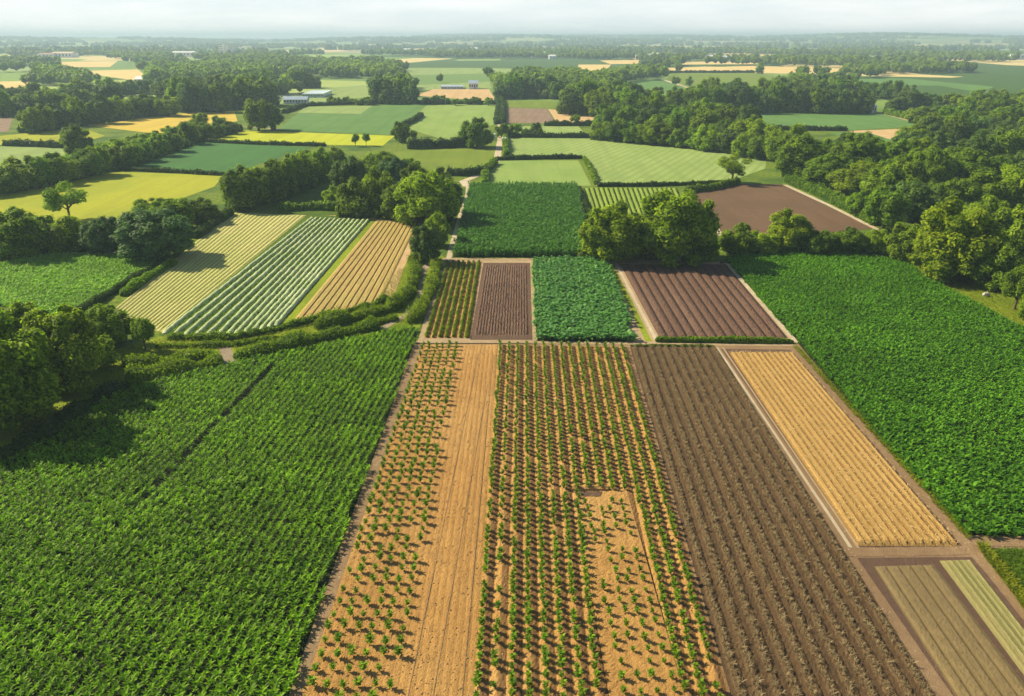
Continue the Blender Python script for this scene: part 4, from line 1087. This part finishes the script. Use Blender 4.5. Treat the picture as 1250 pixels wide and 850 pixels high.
tree_row('the left diagonal tree line', [(-15, 240), (60, 226), (130, 210), (170, 199), (240, 174), (292, 160)], 17, (44, 18), (38, 18), ('mid', 'mid', 'light'))
tree_row('the back of the left diagonal line', [(120, 196), (170, 184), (230, 166), (276, 156)], 8, (34, 16), (26, 16), ('mid', 'light'))
tree_row('the front row of the right wood', [(962, 214), (1000, 226), (1040, 234), (1100, 268), (1250, 266)], 8, (46, 60), (44, 56), mdl)
tree_row('the second row of the right wood', [(948, 196), (1010, 214), (1120, 238), (1270, 238)], 9, (46, 54), (44, 52), mdl)
tree_row('the third row of the right wood', [(1010, 200), (1080, 216), (1270, 214)], 8, (42, 50), (40, 46), mdl)
tree_row('the fourth row of the right wood', [(1090, 196), (1180, 194), (1270, 192)], 6, (38, 44), (36, 40), mdl)
tree_row('the fifth row of the right wood', [(1100, 182), (1190, 176), (1270, 174)], 7, 34, 32, mdl)
tree_row('the sixth row of the right wood', [(1128, 166), (1270, 158)], 7, 30, 28, mdl)
tree_row('the seventh row of the right wood', [(1112, 151), (1270, 144)], 8, 26, 24, mdl)
tree_row('the top row of the right wood', [(1080, 136), (1270, 130)], 9, 24, 20, mdl)
tree_row('the front row above the light field', [(722, 171), (800, 176), (870, 184), (936, 196)], 11, (22, 30), (20, 28), mdl)
tree_row('the second row above the light field', [(728, 160), (820, 166), (940, 184)], 9, (26, 34), (26, 34), mdl)
tree_row('the third row above the light field', [(762, 150), (850, 156), (925, 168)], 7, 30, 30, mdl)
tree_row('the block above the tan field', [(684, 139), (720, 141), (772, 144)], 5, 30, 36, ('mid', 'dark'))
tree_row('the back row above the tan field', [(690, 128), (800, 132), (840, 140)], 6, 28, 26, mdl)
tree_row('the long tree band above the wood field', [(830, 138), (960, 138), (1062, 139)], 15, 24, 30, ('mid', 'dark'))
tree_row('the back of the long tree band', [(835, 126), (950, 123), (1050, 122)], 12, 24, 24, mdl)
tree_row('the clump behind the long tree band', [(980, 116), (1040, 118), (1116, 124)], 9, 20, 20, ('mid', 'dark'))
tree_row('the clump left of the tan stubble field', [(456, 127), (482, 128), (508, 127)], 4, 24, 28, ('mid', 'dark'))
tree_row('the bush row below the tan stubble field', [(512, 127), (600, 128)], 7, 12, 9, ('mid',))
tree_row('the bush row beside the glasshouses', [(398, 127), (455, 127)], 6, 12, 9, ('mid',))
tree_row('left-centre wood, front row', [(208, 136), (270, 136), (336, 128)], 7, 30, 34, mdl)
tree_row('left-centre wood, second row', [(192, 124), (260, 122), (345, 116)], 9, 26, 24, mdl)
tree_row('left-centre wood, third row', [(190, 112), (290, 110), (392, 108)], 11, 22, 20, mdl)
tree_row('the front of the far left wood', [(28, 163), (70, 158), (150, 146), (212, 140)], 10, 28, 28, mdl)
tree_row('the second row of the far left wood', [(-5, 142), (70, 140), (140, 132)], 8, 28, 26, mdl)
tree_row('the third row of the far left wood', [(-10, 129), (80, 122), (185, 114)], 10, 24, 20, mdl)
tree_row('the wood by the tiny paddock', [(606, 121), (640, 120), (690, 122)], 6, 20, 24, ('mid', 'dark'))
print('individual trees', NTREE[0])

for pts, hu, l in (([(282, 254), (330, 244), (360, 232), (395, 220)], 4.0, 'left end of the centre wood'), ([(415, 262), (460, 264), (505, 270), (552, 268)], 4.0, 'front of the centre wood'),
                   ([(0, 312), (90, 305), (150, 306), (230, 302)], 2.6, 'trees above the left green field'),
                   ([(705, 316), (790, 314), (870, 315)], 2.0, 'two big central trees'), ([(1080, 300), (1130, 318), (1200, 338), (1300, 380)], 3.4, 'big trees on the right meadow verge'),
                   ([(885, 308), (960, 305), (1080, 308)], 2.2, 'bush line at the top of the dense right crop')):
    o = hedge(pts, hu * 1.4, hu, M['undergrowth'], f'shrubby undergrowth below the {l}', leaf=0.35, dens=8, name='undergrowth', bumpy=0.3, cat='undergrowth'); o['kind'] = 'stuff'
# ------------------------------------------------------------------ far trees (stuff)
def lowtree(seed, nl, leaf):
    r = np.random.default_rng(seed); parts = []
    for i in range(4):
        c = np.array([r.uniform(-0.2, 0.2), r.uniform(-0.2, 0.2), r.uniform(0.4, 0.68)]); rad = r.uniform(0.26, 0.36)
        n = nl // 4; d = unit(r.normal(size=(n, 3))); d[:, 2] = np.abs(d[:, 2]) * 0.9 + d[:, 2] * 0.1
        V, Fq = leaves(c + d * rad * r.uniform(0.9, 1.08, (n, 1)), unit(d + r.normal(size=(n, 3)) * 0.4), leaf, 0.9, r)
        parts.append((V, Fq, r.uniform(0.1, 1, n)))
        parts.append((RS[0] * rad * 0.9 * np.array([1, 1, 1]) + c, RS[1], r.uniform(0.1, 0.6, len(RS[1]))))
    V, Fq, R = join(parts); V[:, 2] = np.maximum(V[:, 2], 0)
    return V, Fq, R
low1 = [lowtree(s + 500, 72, 0.11) for s in range(4)]
low2 = [lowtree(s + 520, 20, 0.17) for s in range(4)]
clump = []
for s in range(4):
    r = np.random.default_rng(s + 700); parts = []
    for i in range(7):
        c = np.array([r.uniform(-1.5, 1.5), r.uniform(-0.5, 0.5), 0.35]); rad = r.uniform(0.4, 0.62)
        parts.append((RS[0] * rad * (1 + 0.1 * r.normal(size=(len(RS[0]), 1))) * np.array([1, 1, 1.05]) + c, RS[1], r.uniform(0.0, 0.8, len(RS[1]))))
    V, Fq, R = join(parts); V[:, 2] = np.maximum(V[:, 2], -0.1); clump.append((V, Fq, R))

def wood_noise(x, y, s, ph=0.0):
    return (np.sin(x * 0.011 * s + 2.1 * np.sin(y * 0.004 * s + ph)) + np.sin(y * 0.0083 * s + 1.7 * np.sin(x * 0.0062 * s + 1 + ph)) +
            0.7 * np.sin((x + y) * 0.017 * s + ph) + 0.6 * np.sin((x - 1.3 * y) * 0.013 * s + 2)) / 3.3
def free_of_fields(X, Y, hm, wpx=0.5):
    ok = np.ones(len(X), bool)
    bx, by = topx(X, Y, 0.0); tx, ty = topx(X, Y, hm * 0.85)
    dp = Y * CP + CAMH * SP; half = wpx * hm * F / dp
    for poly in FIELDS:
        for (a, b) in ((bx, by), (tx, ty), ((bx + tx) / 2, (by + ty) / 2), (bx - half, (by + ty) / 2), (bx + half, (by + ty) / 2)):
            ok &= ~pts_in_poly(a, b, poly)
    return ok
# 560 m .. 1900 m
def sector(n, r0, r1, half=0.68):
    r_ = np.sqrt(rng.uniform(r0 ** 2, r1 ** 2, n)); a = rng.uniform(-half, half, n)
    return r_ * np.sin(a), r_ * np.cos(a)
X, Y = sector(10500, 560, 1250)
hm = rng.uniform(8.5, 14, len(X))
m = (wood_noise(X, Y, 1.0) > -0.1) & free_of_fields(X, Y, hm)
px, py = topx(X, Y)
m &= py < 118
X, Y, hm = X[m], Y[m], hm[m]
V, Fq, R = instances(low1, np.stack([X, Y, np.zeros(len(X))], 1), hm)
tag(link('distant_woodland', np_mesh('distant_woodland', V, Fq, M['leaf_far'], R)), 'woodland of countless round trees beyond the nearer fields', 'woodland', kind='stuff')
print('far trees', len(X))
X, Y = sector(12000, 1250, 2300)
hm = rng.uniform(10, 16, len(X))
m = (wood_noise(X, Y, 0.8, 1.0) > 0.08) & free_of_fields(X, Y, hm)
X, Y, hm = X[m], Y[m], hm[m]
V, Fq, R = instances(low2, np.stack([X, Y, np.zeros(len(X))], 1), hm)
tag(link('distant_woodland', np_mesh('distant_woodland', V, Fq, M['leaf_far'], R)), 'hazy woodland belt before the horizon', 'woodland', kind='stuff')
print('farther trees', len(X))
X, Y = sector(9000, 2250, 9000)
hm = rng.uniform(11, 19, len(X))
m = (wood_noise(X, Y, 0.45, 2.0) > 0.0)
X, Y, hm = X[m], Y[m], hm[m]
V, Fq, R = instances(clump, np.stack([X, Y, terr(X, Y)], 1), hm * 1.0)
tag(link('distant_woodland', np_mesh('distant_woodland', V, Fq, M['leaf_far'], R)), 'blue hazy woods on the far plain and horizon hills', 'woodland', kind='stuff')

# ================================================================== BUILDINGS
mw = plain_mat('white_wall', (0.78, 0.77, 0.74), 0.8, scale=0.3)
mr = plain_mat('pale_roof', (0.66, 0.68, 0.70), 0.5, scale=0.2)
mrb = plain_mat('blue_grey_roof', (0.28, 0.36, 0.46), 0.5, scale=0.2)
mrr = plain_mat('red_brown_roof', (0.30, 0.14, 0.09), 0.8, scale=0.5)
mwin = plain_mat('dark_window', (0.06, 0.07, 0.09), 0.2)
mgl = plain_mat('greenhouse_glass', (0.52, 0.62, 0.62), 0.25, scale=0.4)
mtan = plain_mat('tan_render', (0.55, 0.42, 0.24), 0.85, scale=0.3)
mcar = [plain_mat('car_white', (0.75, 0.75, 0.75), 0.3), plain_mat('car_blue', (0.08, 0.14, 0.3), 0.3), plain_mat('car_red', (0.35, 0.05, 0.04), 0.3), plain_mat('car_grey', (0.25, 0.26, 0.28), 0.3)]
mtyre = plain_mat('tyre_rubber', (0.03, 0.03, 0.03), 0.8)

def prism(x0, x1, y0, y1, z0, z1, over=0.4):
    """gable roof ridge along x"""
    V = np.array([(x0 - over, y0 - over, z0), (x1 + over, y0 - over, z0), (x1 + over, y1 + over, z0), (x0 - over, y1 + over, z0), (x0 - over, (y0 + y1) / 2, z1), (x1 + over, (y0 + y1) / 2, z1)], float)
    Fq = np.array([(0, 1, 5, 4), (2, 3, 4, 5), (0, 3, 2, 1)])
    T = np.array([(0, 4, 3, 3), (1, 2, 5, 5)])
    return V, Fq

def gable_obj(name, x0, x1, y0, y1, z0, z1, mat, parent, over=0.4):
    me = bpy.data.meshes.new(name)
    V, _ = prism(x0, x1, y0, y1, z0, z1, over)
    me.from_pydata([tuple(v) for v in V], [], [(0, 1, 5, 4), (2, 3, 4, 5), (0, 3, 2, 1), (0, 4, 3), (1, 2, 5)])
    me.materials.append(mat)
    return link(name, me, parent)

def building(px, py, wpx, hm, dm, wall, roof, label, name='building', cat='building', rz=0.0, flat=False, nwin=4, storeys=1, door=True):
    p = at(px, py); W = wpx * depth(p) / F
    r_ = empty(name, p, rz)
    tag(r_, label, cat)
    link('wall', np_mesh('wall', *box_vf(-W / 2, -dm / 2, -0.2, W / 2, dm / 2, hm), wall), r_)
    if flat: link('roof', np_mesh('roof', *box_vf(-W / 2 - 0.3, -dm / 2 - 0.3, hm + 0.003, W / 2 + 0.3, dm / 2 + 0.3, hm + 0.5), roof), r_)
    else: gable_obj('roof', -W / 2, W / 2, -dm / 2, dm / 2, hm + 0.003, hm + min(dm * 0.22, 2.6), roof, r_)
    sh = hm / storeys
    for s_ in range(storeys):
        for i in range(nwin):
            cx = -W / 2 + W * (i + 0.5) / nwin; ww = min(1.4, W / nwin * 0.3)
            link('window', np_mesh('window', *box_vf(cx - ww, -dm / 2 - 0.06, sh * s_ + sh * 0.4, cx + ww, -dm / 2 + 0.05, sh * s_ + sh * 0.8), mwin), r_)
    if door: link('door', np_mesh('door', *box_vf(W * 0.06 , -dm / 2 - 0.08, 0, W * 0.06 + 1.4, -dm / 2 + 0.05, min(2.4, hm * 0.36)), mrb), r_)
    return r_

B = [
 (271, 67.5, 5, 26, 14, mw, mr, 'left white tower block rising above far woods', True, 3, 6),
 (278, 67.2, 4, 22, 14, mw, mr, 'middle white tower block rising above far woods', True, 3, 5),
 (285, 67.4, 6, 27, 14, mw, mr, 'right white tower block rising above far woods', True, 3, 6),
 (226, 69.3, 26, 9, 30, mw, mr, 'long white warehouse left of the tower blocks', False, 6, 1),
 (195, 69.6, 18, 8, 30, mw, mr, 'shorter white warehouse in the far left distance', False, 5, 1),
 (80, 70.3, 24, 9, 34, mw, mtan, 'long cream shed in the far left distance', False, 6, 1),
 (60, 70.5, 18, 7, 30, mw, mrr, 'low shed with reddish roof in the far left distance', False, 4, 1),
 (24, 80.5, 10, 6, 18, mw, mr, 'small white farm shed in the left distance', False, 3, 1),
 (657, 70.2, 17, 9, 34, mw, mr, 'white roofed warehouse in the centre distance', False, 5, 1),
 (674, 72.5, 8, 6, 12, mw, mr, 'small white house right of the centre warehouse', False, 2, 2),
 (577, 63.5, 12, 10, 40, mw, mr, 'far white shed at the centre horizon', False, 4, 1),
 (598, 63.6, 9, 9, 40, mw, mr, 'smaller far white shed at the centre horizon', False, 4, 1),
 (498, 64.8, 10, 9, 40, mw, mr, 'far white shed left of the centre horizon', False, 4, 1),
 (512, 64.2, 11, 8, 40, mw, mtan, 'far cream shed left of the centre horizon', False, 4, 1),
 (798, 72.8, 15, 8, 34, mw, mr, 'white warehouse behind the small wheat fields', False, 4, 1),
 (780, 72.6, 12, 7, 30, mtan, mrb, 'grey roofed shed left of the white warehouse', False, 4, 1),
 (825, 73.2, 8, 9, 16, mw, mr, 'white gabled house right of the white warehouse', False, 2, 2),
 (865, 74.6, 8, 8, 16, mw, mr, 'left white farmhouse behind the long wheat field', False, 2, 2),
 (876, 73.2, 9, 9, 18, mw, mrb, 'middle white farmhouse behind the long wheat field', False, 2, 2),
 (885, 75.0, 6, 7, 14, mw, mr, 'right white farmhouse behind the long wheat field', False, 2, 2),
 (1238, 72.5, 34, 9, 60, mgl, mgl, 'pale green glasshouse at the right edge of the distance', True, 8, 1),
 (1199, 119.5, 7, 3, 7, mtan, mrb, 'white cottage among the upper right woods', False, 3, 1),
 (1064, 137.5, 6, 3.2, 5, mw, mr, 'tiny white hut at the end of the long tree band', False, 2, 1),
 (578, 108.5, 11, 4.5, 10, mw, mrb, 'white barn with blue-grey roof behind the tan field', False, 4, 1),
 (552, 108.0, 26, 1.6, 24, mgl, mrb, 'low blue-roofed tunnel beside the white barn', True, 7, 1),
 (362, 126.3, 28, 2.6, 8, mw, mrb, 'long blue-roofed shed beside the glasshouse', False, 8, 1),
 (388, 117.0, 24, 2.2, 40, mgl, mgl, 'low pale glasshouse left of the mid green field', True, 8, 1),
 (241, 99, 5, 8.5, 6, mtan, mtan, 'tall narrow tan tower between left-centre trees', True, 1, 2),
 (178, 100.5, 20, 3, 16, mw, mr, 'white roofed shed beside the pale wheat field', False, 5, 1),
 (482, 115, 4, 2.4, 4, mw, mr, 'tiny white hut beside the tan stubble field', False, 1, 1),
]
for (x, y, w, h, d, wl, rf, lab, flat, nw, st) in B:
    nm = 'greenhouse' if 'glasshouse' in lab else 'tower_block' if 'tower block' in lab else 'house' if ('house' in lab and 'ware' not in lab) or 'cottage' in lab else 'hut' if 'hut' in lab else 'tower' if 'tan tower' in lab else 'shed'
    building(x, y, w, h, d, wl, rf, lab, nm, nm.replace('_', ' '), 0.05, flat, nw, st)
# long far glasshouse on the right horizon
building(985, 55.5, 92, 7, 120, mgl, mgl, 'very long pale glasshouse near the right horizon', 'greenhouse', 'greenhouse', 0.0, False, 10, 1)
# pointed white marquee
p = at(185, 114.5); r_ = empty('marquee', p); tag(r_, 'white pointed marquee at the edge of the left woods', 'marquee')
W = 3.4
link('wall', np_mesh('wall', *box_vf(-W, -W, 0, W, W, 2.0), mw), r_)
V, Fq = tube_vf([(0, 0, 2.0), (0, 0, 3.4), (0, 0, 5.4), (0, 0, 6.6)], [W * 1.45, W * 0.7, 0.4, 0.12], 8)
link('roof', np_mesh('roof', V, Fq, mw, smooth=False), r_)

def car(px, py, rz, mat, label, van=False):
    p = at(px, py); r_ = empty('parked_car' if not van else 'parked_van', p, rz); tag(r_, label, 'car' if not van else 'van', 'vehicles parked behind the glasshouse')
    hh = 2.1 if van else 0.85; L = 2.6 if van else 2.1
    def loft(secs):
        V = []; Fq = []
        for (z, x0, x1, w) in secs: V += [(x0, -w, z), (x1, -w, z), (x1, w, z), (x0, w, z)]
        for k in range(len(secs) - 1):
            for i in range(4): Fq.append((k * 4 + i, k * 4 + (i + 1) % 4, (k + 1) * 4 + (i + 1) % 4, (k + 1) * 4 + i))
        Fq.append((len(V) - 4, len(V) - 3, len(V) - 2, len(V) - 1)); Fq.append((3, 2, 1, 0))
        return np.array(V), np.array(Fq)
    V, Fq = loft([(0.3, -L, L, 0.82), (0.6, -L - 0.05, L + 0.05, 0.9), (0.9, -L + 0.05, L - 0.1, 0.88), (0.95, -L + 0.1, L - 0.2, 0.85)])
    link('body', np_mesh('body', V, Fq, mat), r_)
    top = 2.2 if van else 1.45
    V, Fq = loft([(0.953, -L + 0.15, L - 0.9, 0.84), (top * 0.85, -L + (0.15 if van else 0.6), L - 1.4, 0.76), (top, -L + (0.2 if van else 0.8), L - 1.6, 0.7)])
    link('cabin', np_mesh('cabin', V, Fq, mat if van else mwin), r_)
    for sx in (-1.3, 1.3):
        for sy in (-0.86, 0.86):
            V, Fq = tube_vf([(sx, sy - 0.1, 0.33), (sx, sy + 0.1, 0.33)], [0.33, 0.33], 10)
            link('wheel', np_mesh('wheel', V, Fq, mtyre), r_)
for i, (x, y, c, l) in enumerate([(341, 121.5, 0, 'white van parked left of the row of cars'), (352, 117.5, 1, 'dark blue car first in the row behind the glasshouse'),
        (356.5, 116.9, 3, 'grey car second in the row behind the glasshouse'), (361, 116.3, 0, 'white car third in the row behind the glasshouse'),
        (365.5, 115.7, 2, 'red car fourth in the row behind the glasshouse'), (370, 115.2, 0, 'white car at the far end of the row')]):
    car(x, y, 0.3, mcar[c], l, van=(i == 0))

# gate posts beside the lane
for (x, y, l) in ((604.5, 171, 'left pale gate post where the lane meets the hedge'), (614, 176, 'middle pale gate post beside the lane hedge'), (617.5, 176, 'right pale gate post beside the lane hedge')):
    p = at(x, y); r_ = empty('gate_post', p); tag(r_, l, 'gate post', 'pale gate posts by the lane')
    link('shaft', np_mesh('shaft', *box_vf(-0.3, -0.3, 0, 0.3, 0.3, 2.3), mw), r_)
    V, Fq = tube_vf([(0, 0, 2.303), (0, 0, 2.5), (0, 0, 2.75)], [0.55, 0.5, 0.05], 4); link('cap', np_mesh('cap', V, Fq, mr), r_)
# pale boulder on the meadow
r = np.random.default_rng(5)
V = RS8[0] * (1 + 0.13 * r.normal(size=(len(RS8[0]), 1))) * np.array([0.65, 0.45, 0.42]) + np.array([0, 0, 0.3])
o = link('boulder', np_mesh('boulder', V, RS8[1], plain_mat('pale_stone', (0.5, 0.48, 0.43), 0.9, mott=0.8)), loc=at(1203, 362))
tag(o, 'small pale boulder lying alone on the right meadow verge', 'boulder')

# ================================================================== HAZE, LIGHT, SKY
me = np_mesh('haze', *box_vf(-9900, -9900, -1.5, 9900, 9900, 78), [])
me.materials.clear()
hm_, nt, nd, lk = new_mat('haze_air')
pv = N(nd, 'ShaderNodeVolumePrincipled'); pv.inputs['Density'].default_value = 0.00025; pv.inputs['Color'].default_value = (0.49, 0.69, 0.80, 1); pv.inputs['Anisotropy'].default_value = 0.1
o = N(nd, 'ShaderNodeOutputMaterial'); lk.new(pv.outputs[0], o.inputs['Volume'])
me.materials.append(hm_)
hz = link('haze', me); tag(hz, 'pale blue summer haze over the far plain', 'haze', kind='stuff')

SUN_EL, SUN_AZ = 37.0, -66.0        # azimuth measured from +Y towards +X
el, az = math.radians(SUN_EL), math.radians(SUN_AZ)
sd = bpy.data.lights.new('sun', 'SUN'); sd.energy = 5.0; sd.angle = math.radians(0.5); sd.color = (1.0, 0.86, 0.60)
so = bpy.data.objects.new('sun', sd); COL.objects.link(so)
dirv = Vector((math.sin(az) * math.cos(el), math.cos(az) * math.cos(el), math.sin(el)))
so.rotation_euler = dirv.to_track_quat('Z', 'Y').to_euler(); so.location = (0, 0, 90)
w = bpy.data.worlds.new('World'); sc.world = w; w.use_nodes = True
nt = w.node_tree; nd, lk = nt.nodes, nt.links; nd.clear()
sky = nd.new('ShaderNodeTexSky'); sky.sky_type = 'NISHITA'; sky.sun_disc = False
sky.sun_elevation = el; sky.sun_rotation = az; sky.air_density = 1.0; sky.dust_density = 0.6; sky.ozone_density = 2.0
tcn = nd.new('ShaderNodeTexCoord'); mp = nd.new('ShaderNodeMapping'); mp.inputs['Scale'].default_value = (2.2, 2.2, 16)
lk.new(tcn.outputs['Generated'], mp.inputs[0])
cn = noise(nd, lk, mp.outputs[0], 1.6, 6, 0.6)
cf = math_n(nd, lk, 'MULTIPLY', smap(nd, lk, cn, 0.5, 0.72), 0.35)
colr = mix(nd, lk, cf, sky.outputs[0], (7.5, 7.6, 7.8))
bg = nd.new('ShaderNodeBackground'); bg.inputs['Strength'].default_value = 0.058
sepz = nd.new('ShaderNodeSeparateXYZ'); lk.new(tcn.outputs['Generated'], sepz.inputs[0])
veil = math_n(nd, lk, 'MULTIPLY_ADD', smap(nd, lk, sepz.outputs[2], 0.3, 0.02), 0.75, 0.05)
colr = mix(nd, lk, veil, colr, mix(nd, lk, smap(nd, lk, cn, 0.35, 0.7), (8.0, 8.9, 9.4), (10.8, 10.8, 10.7)))
lk.new(colr, bg.inputs[0])
ow = nd.new('ShaderNodeOutputWorld'); lk.new(bg.outputs[0], ow.inputs[0])
sc.view_settings.view_transform = 'Standard'; sc.view_settings.look = 'None'; sc.view_settings.gamma = 1; sc.view_settings.exposure = 1.02
sc.view_settings.use_curve_mapping = False
sc.render.engine = 'CYCLES'
sc.cycles.max_bounces = 5; sc.cycles.diffuse_bounces = 2; sc.cycles.transmission_bounces = 3; sc.cycles.volume_bounces = 0
sc.cycles.glossy_bounces = 1
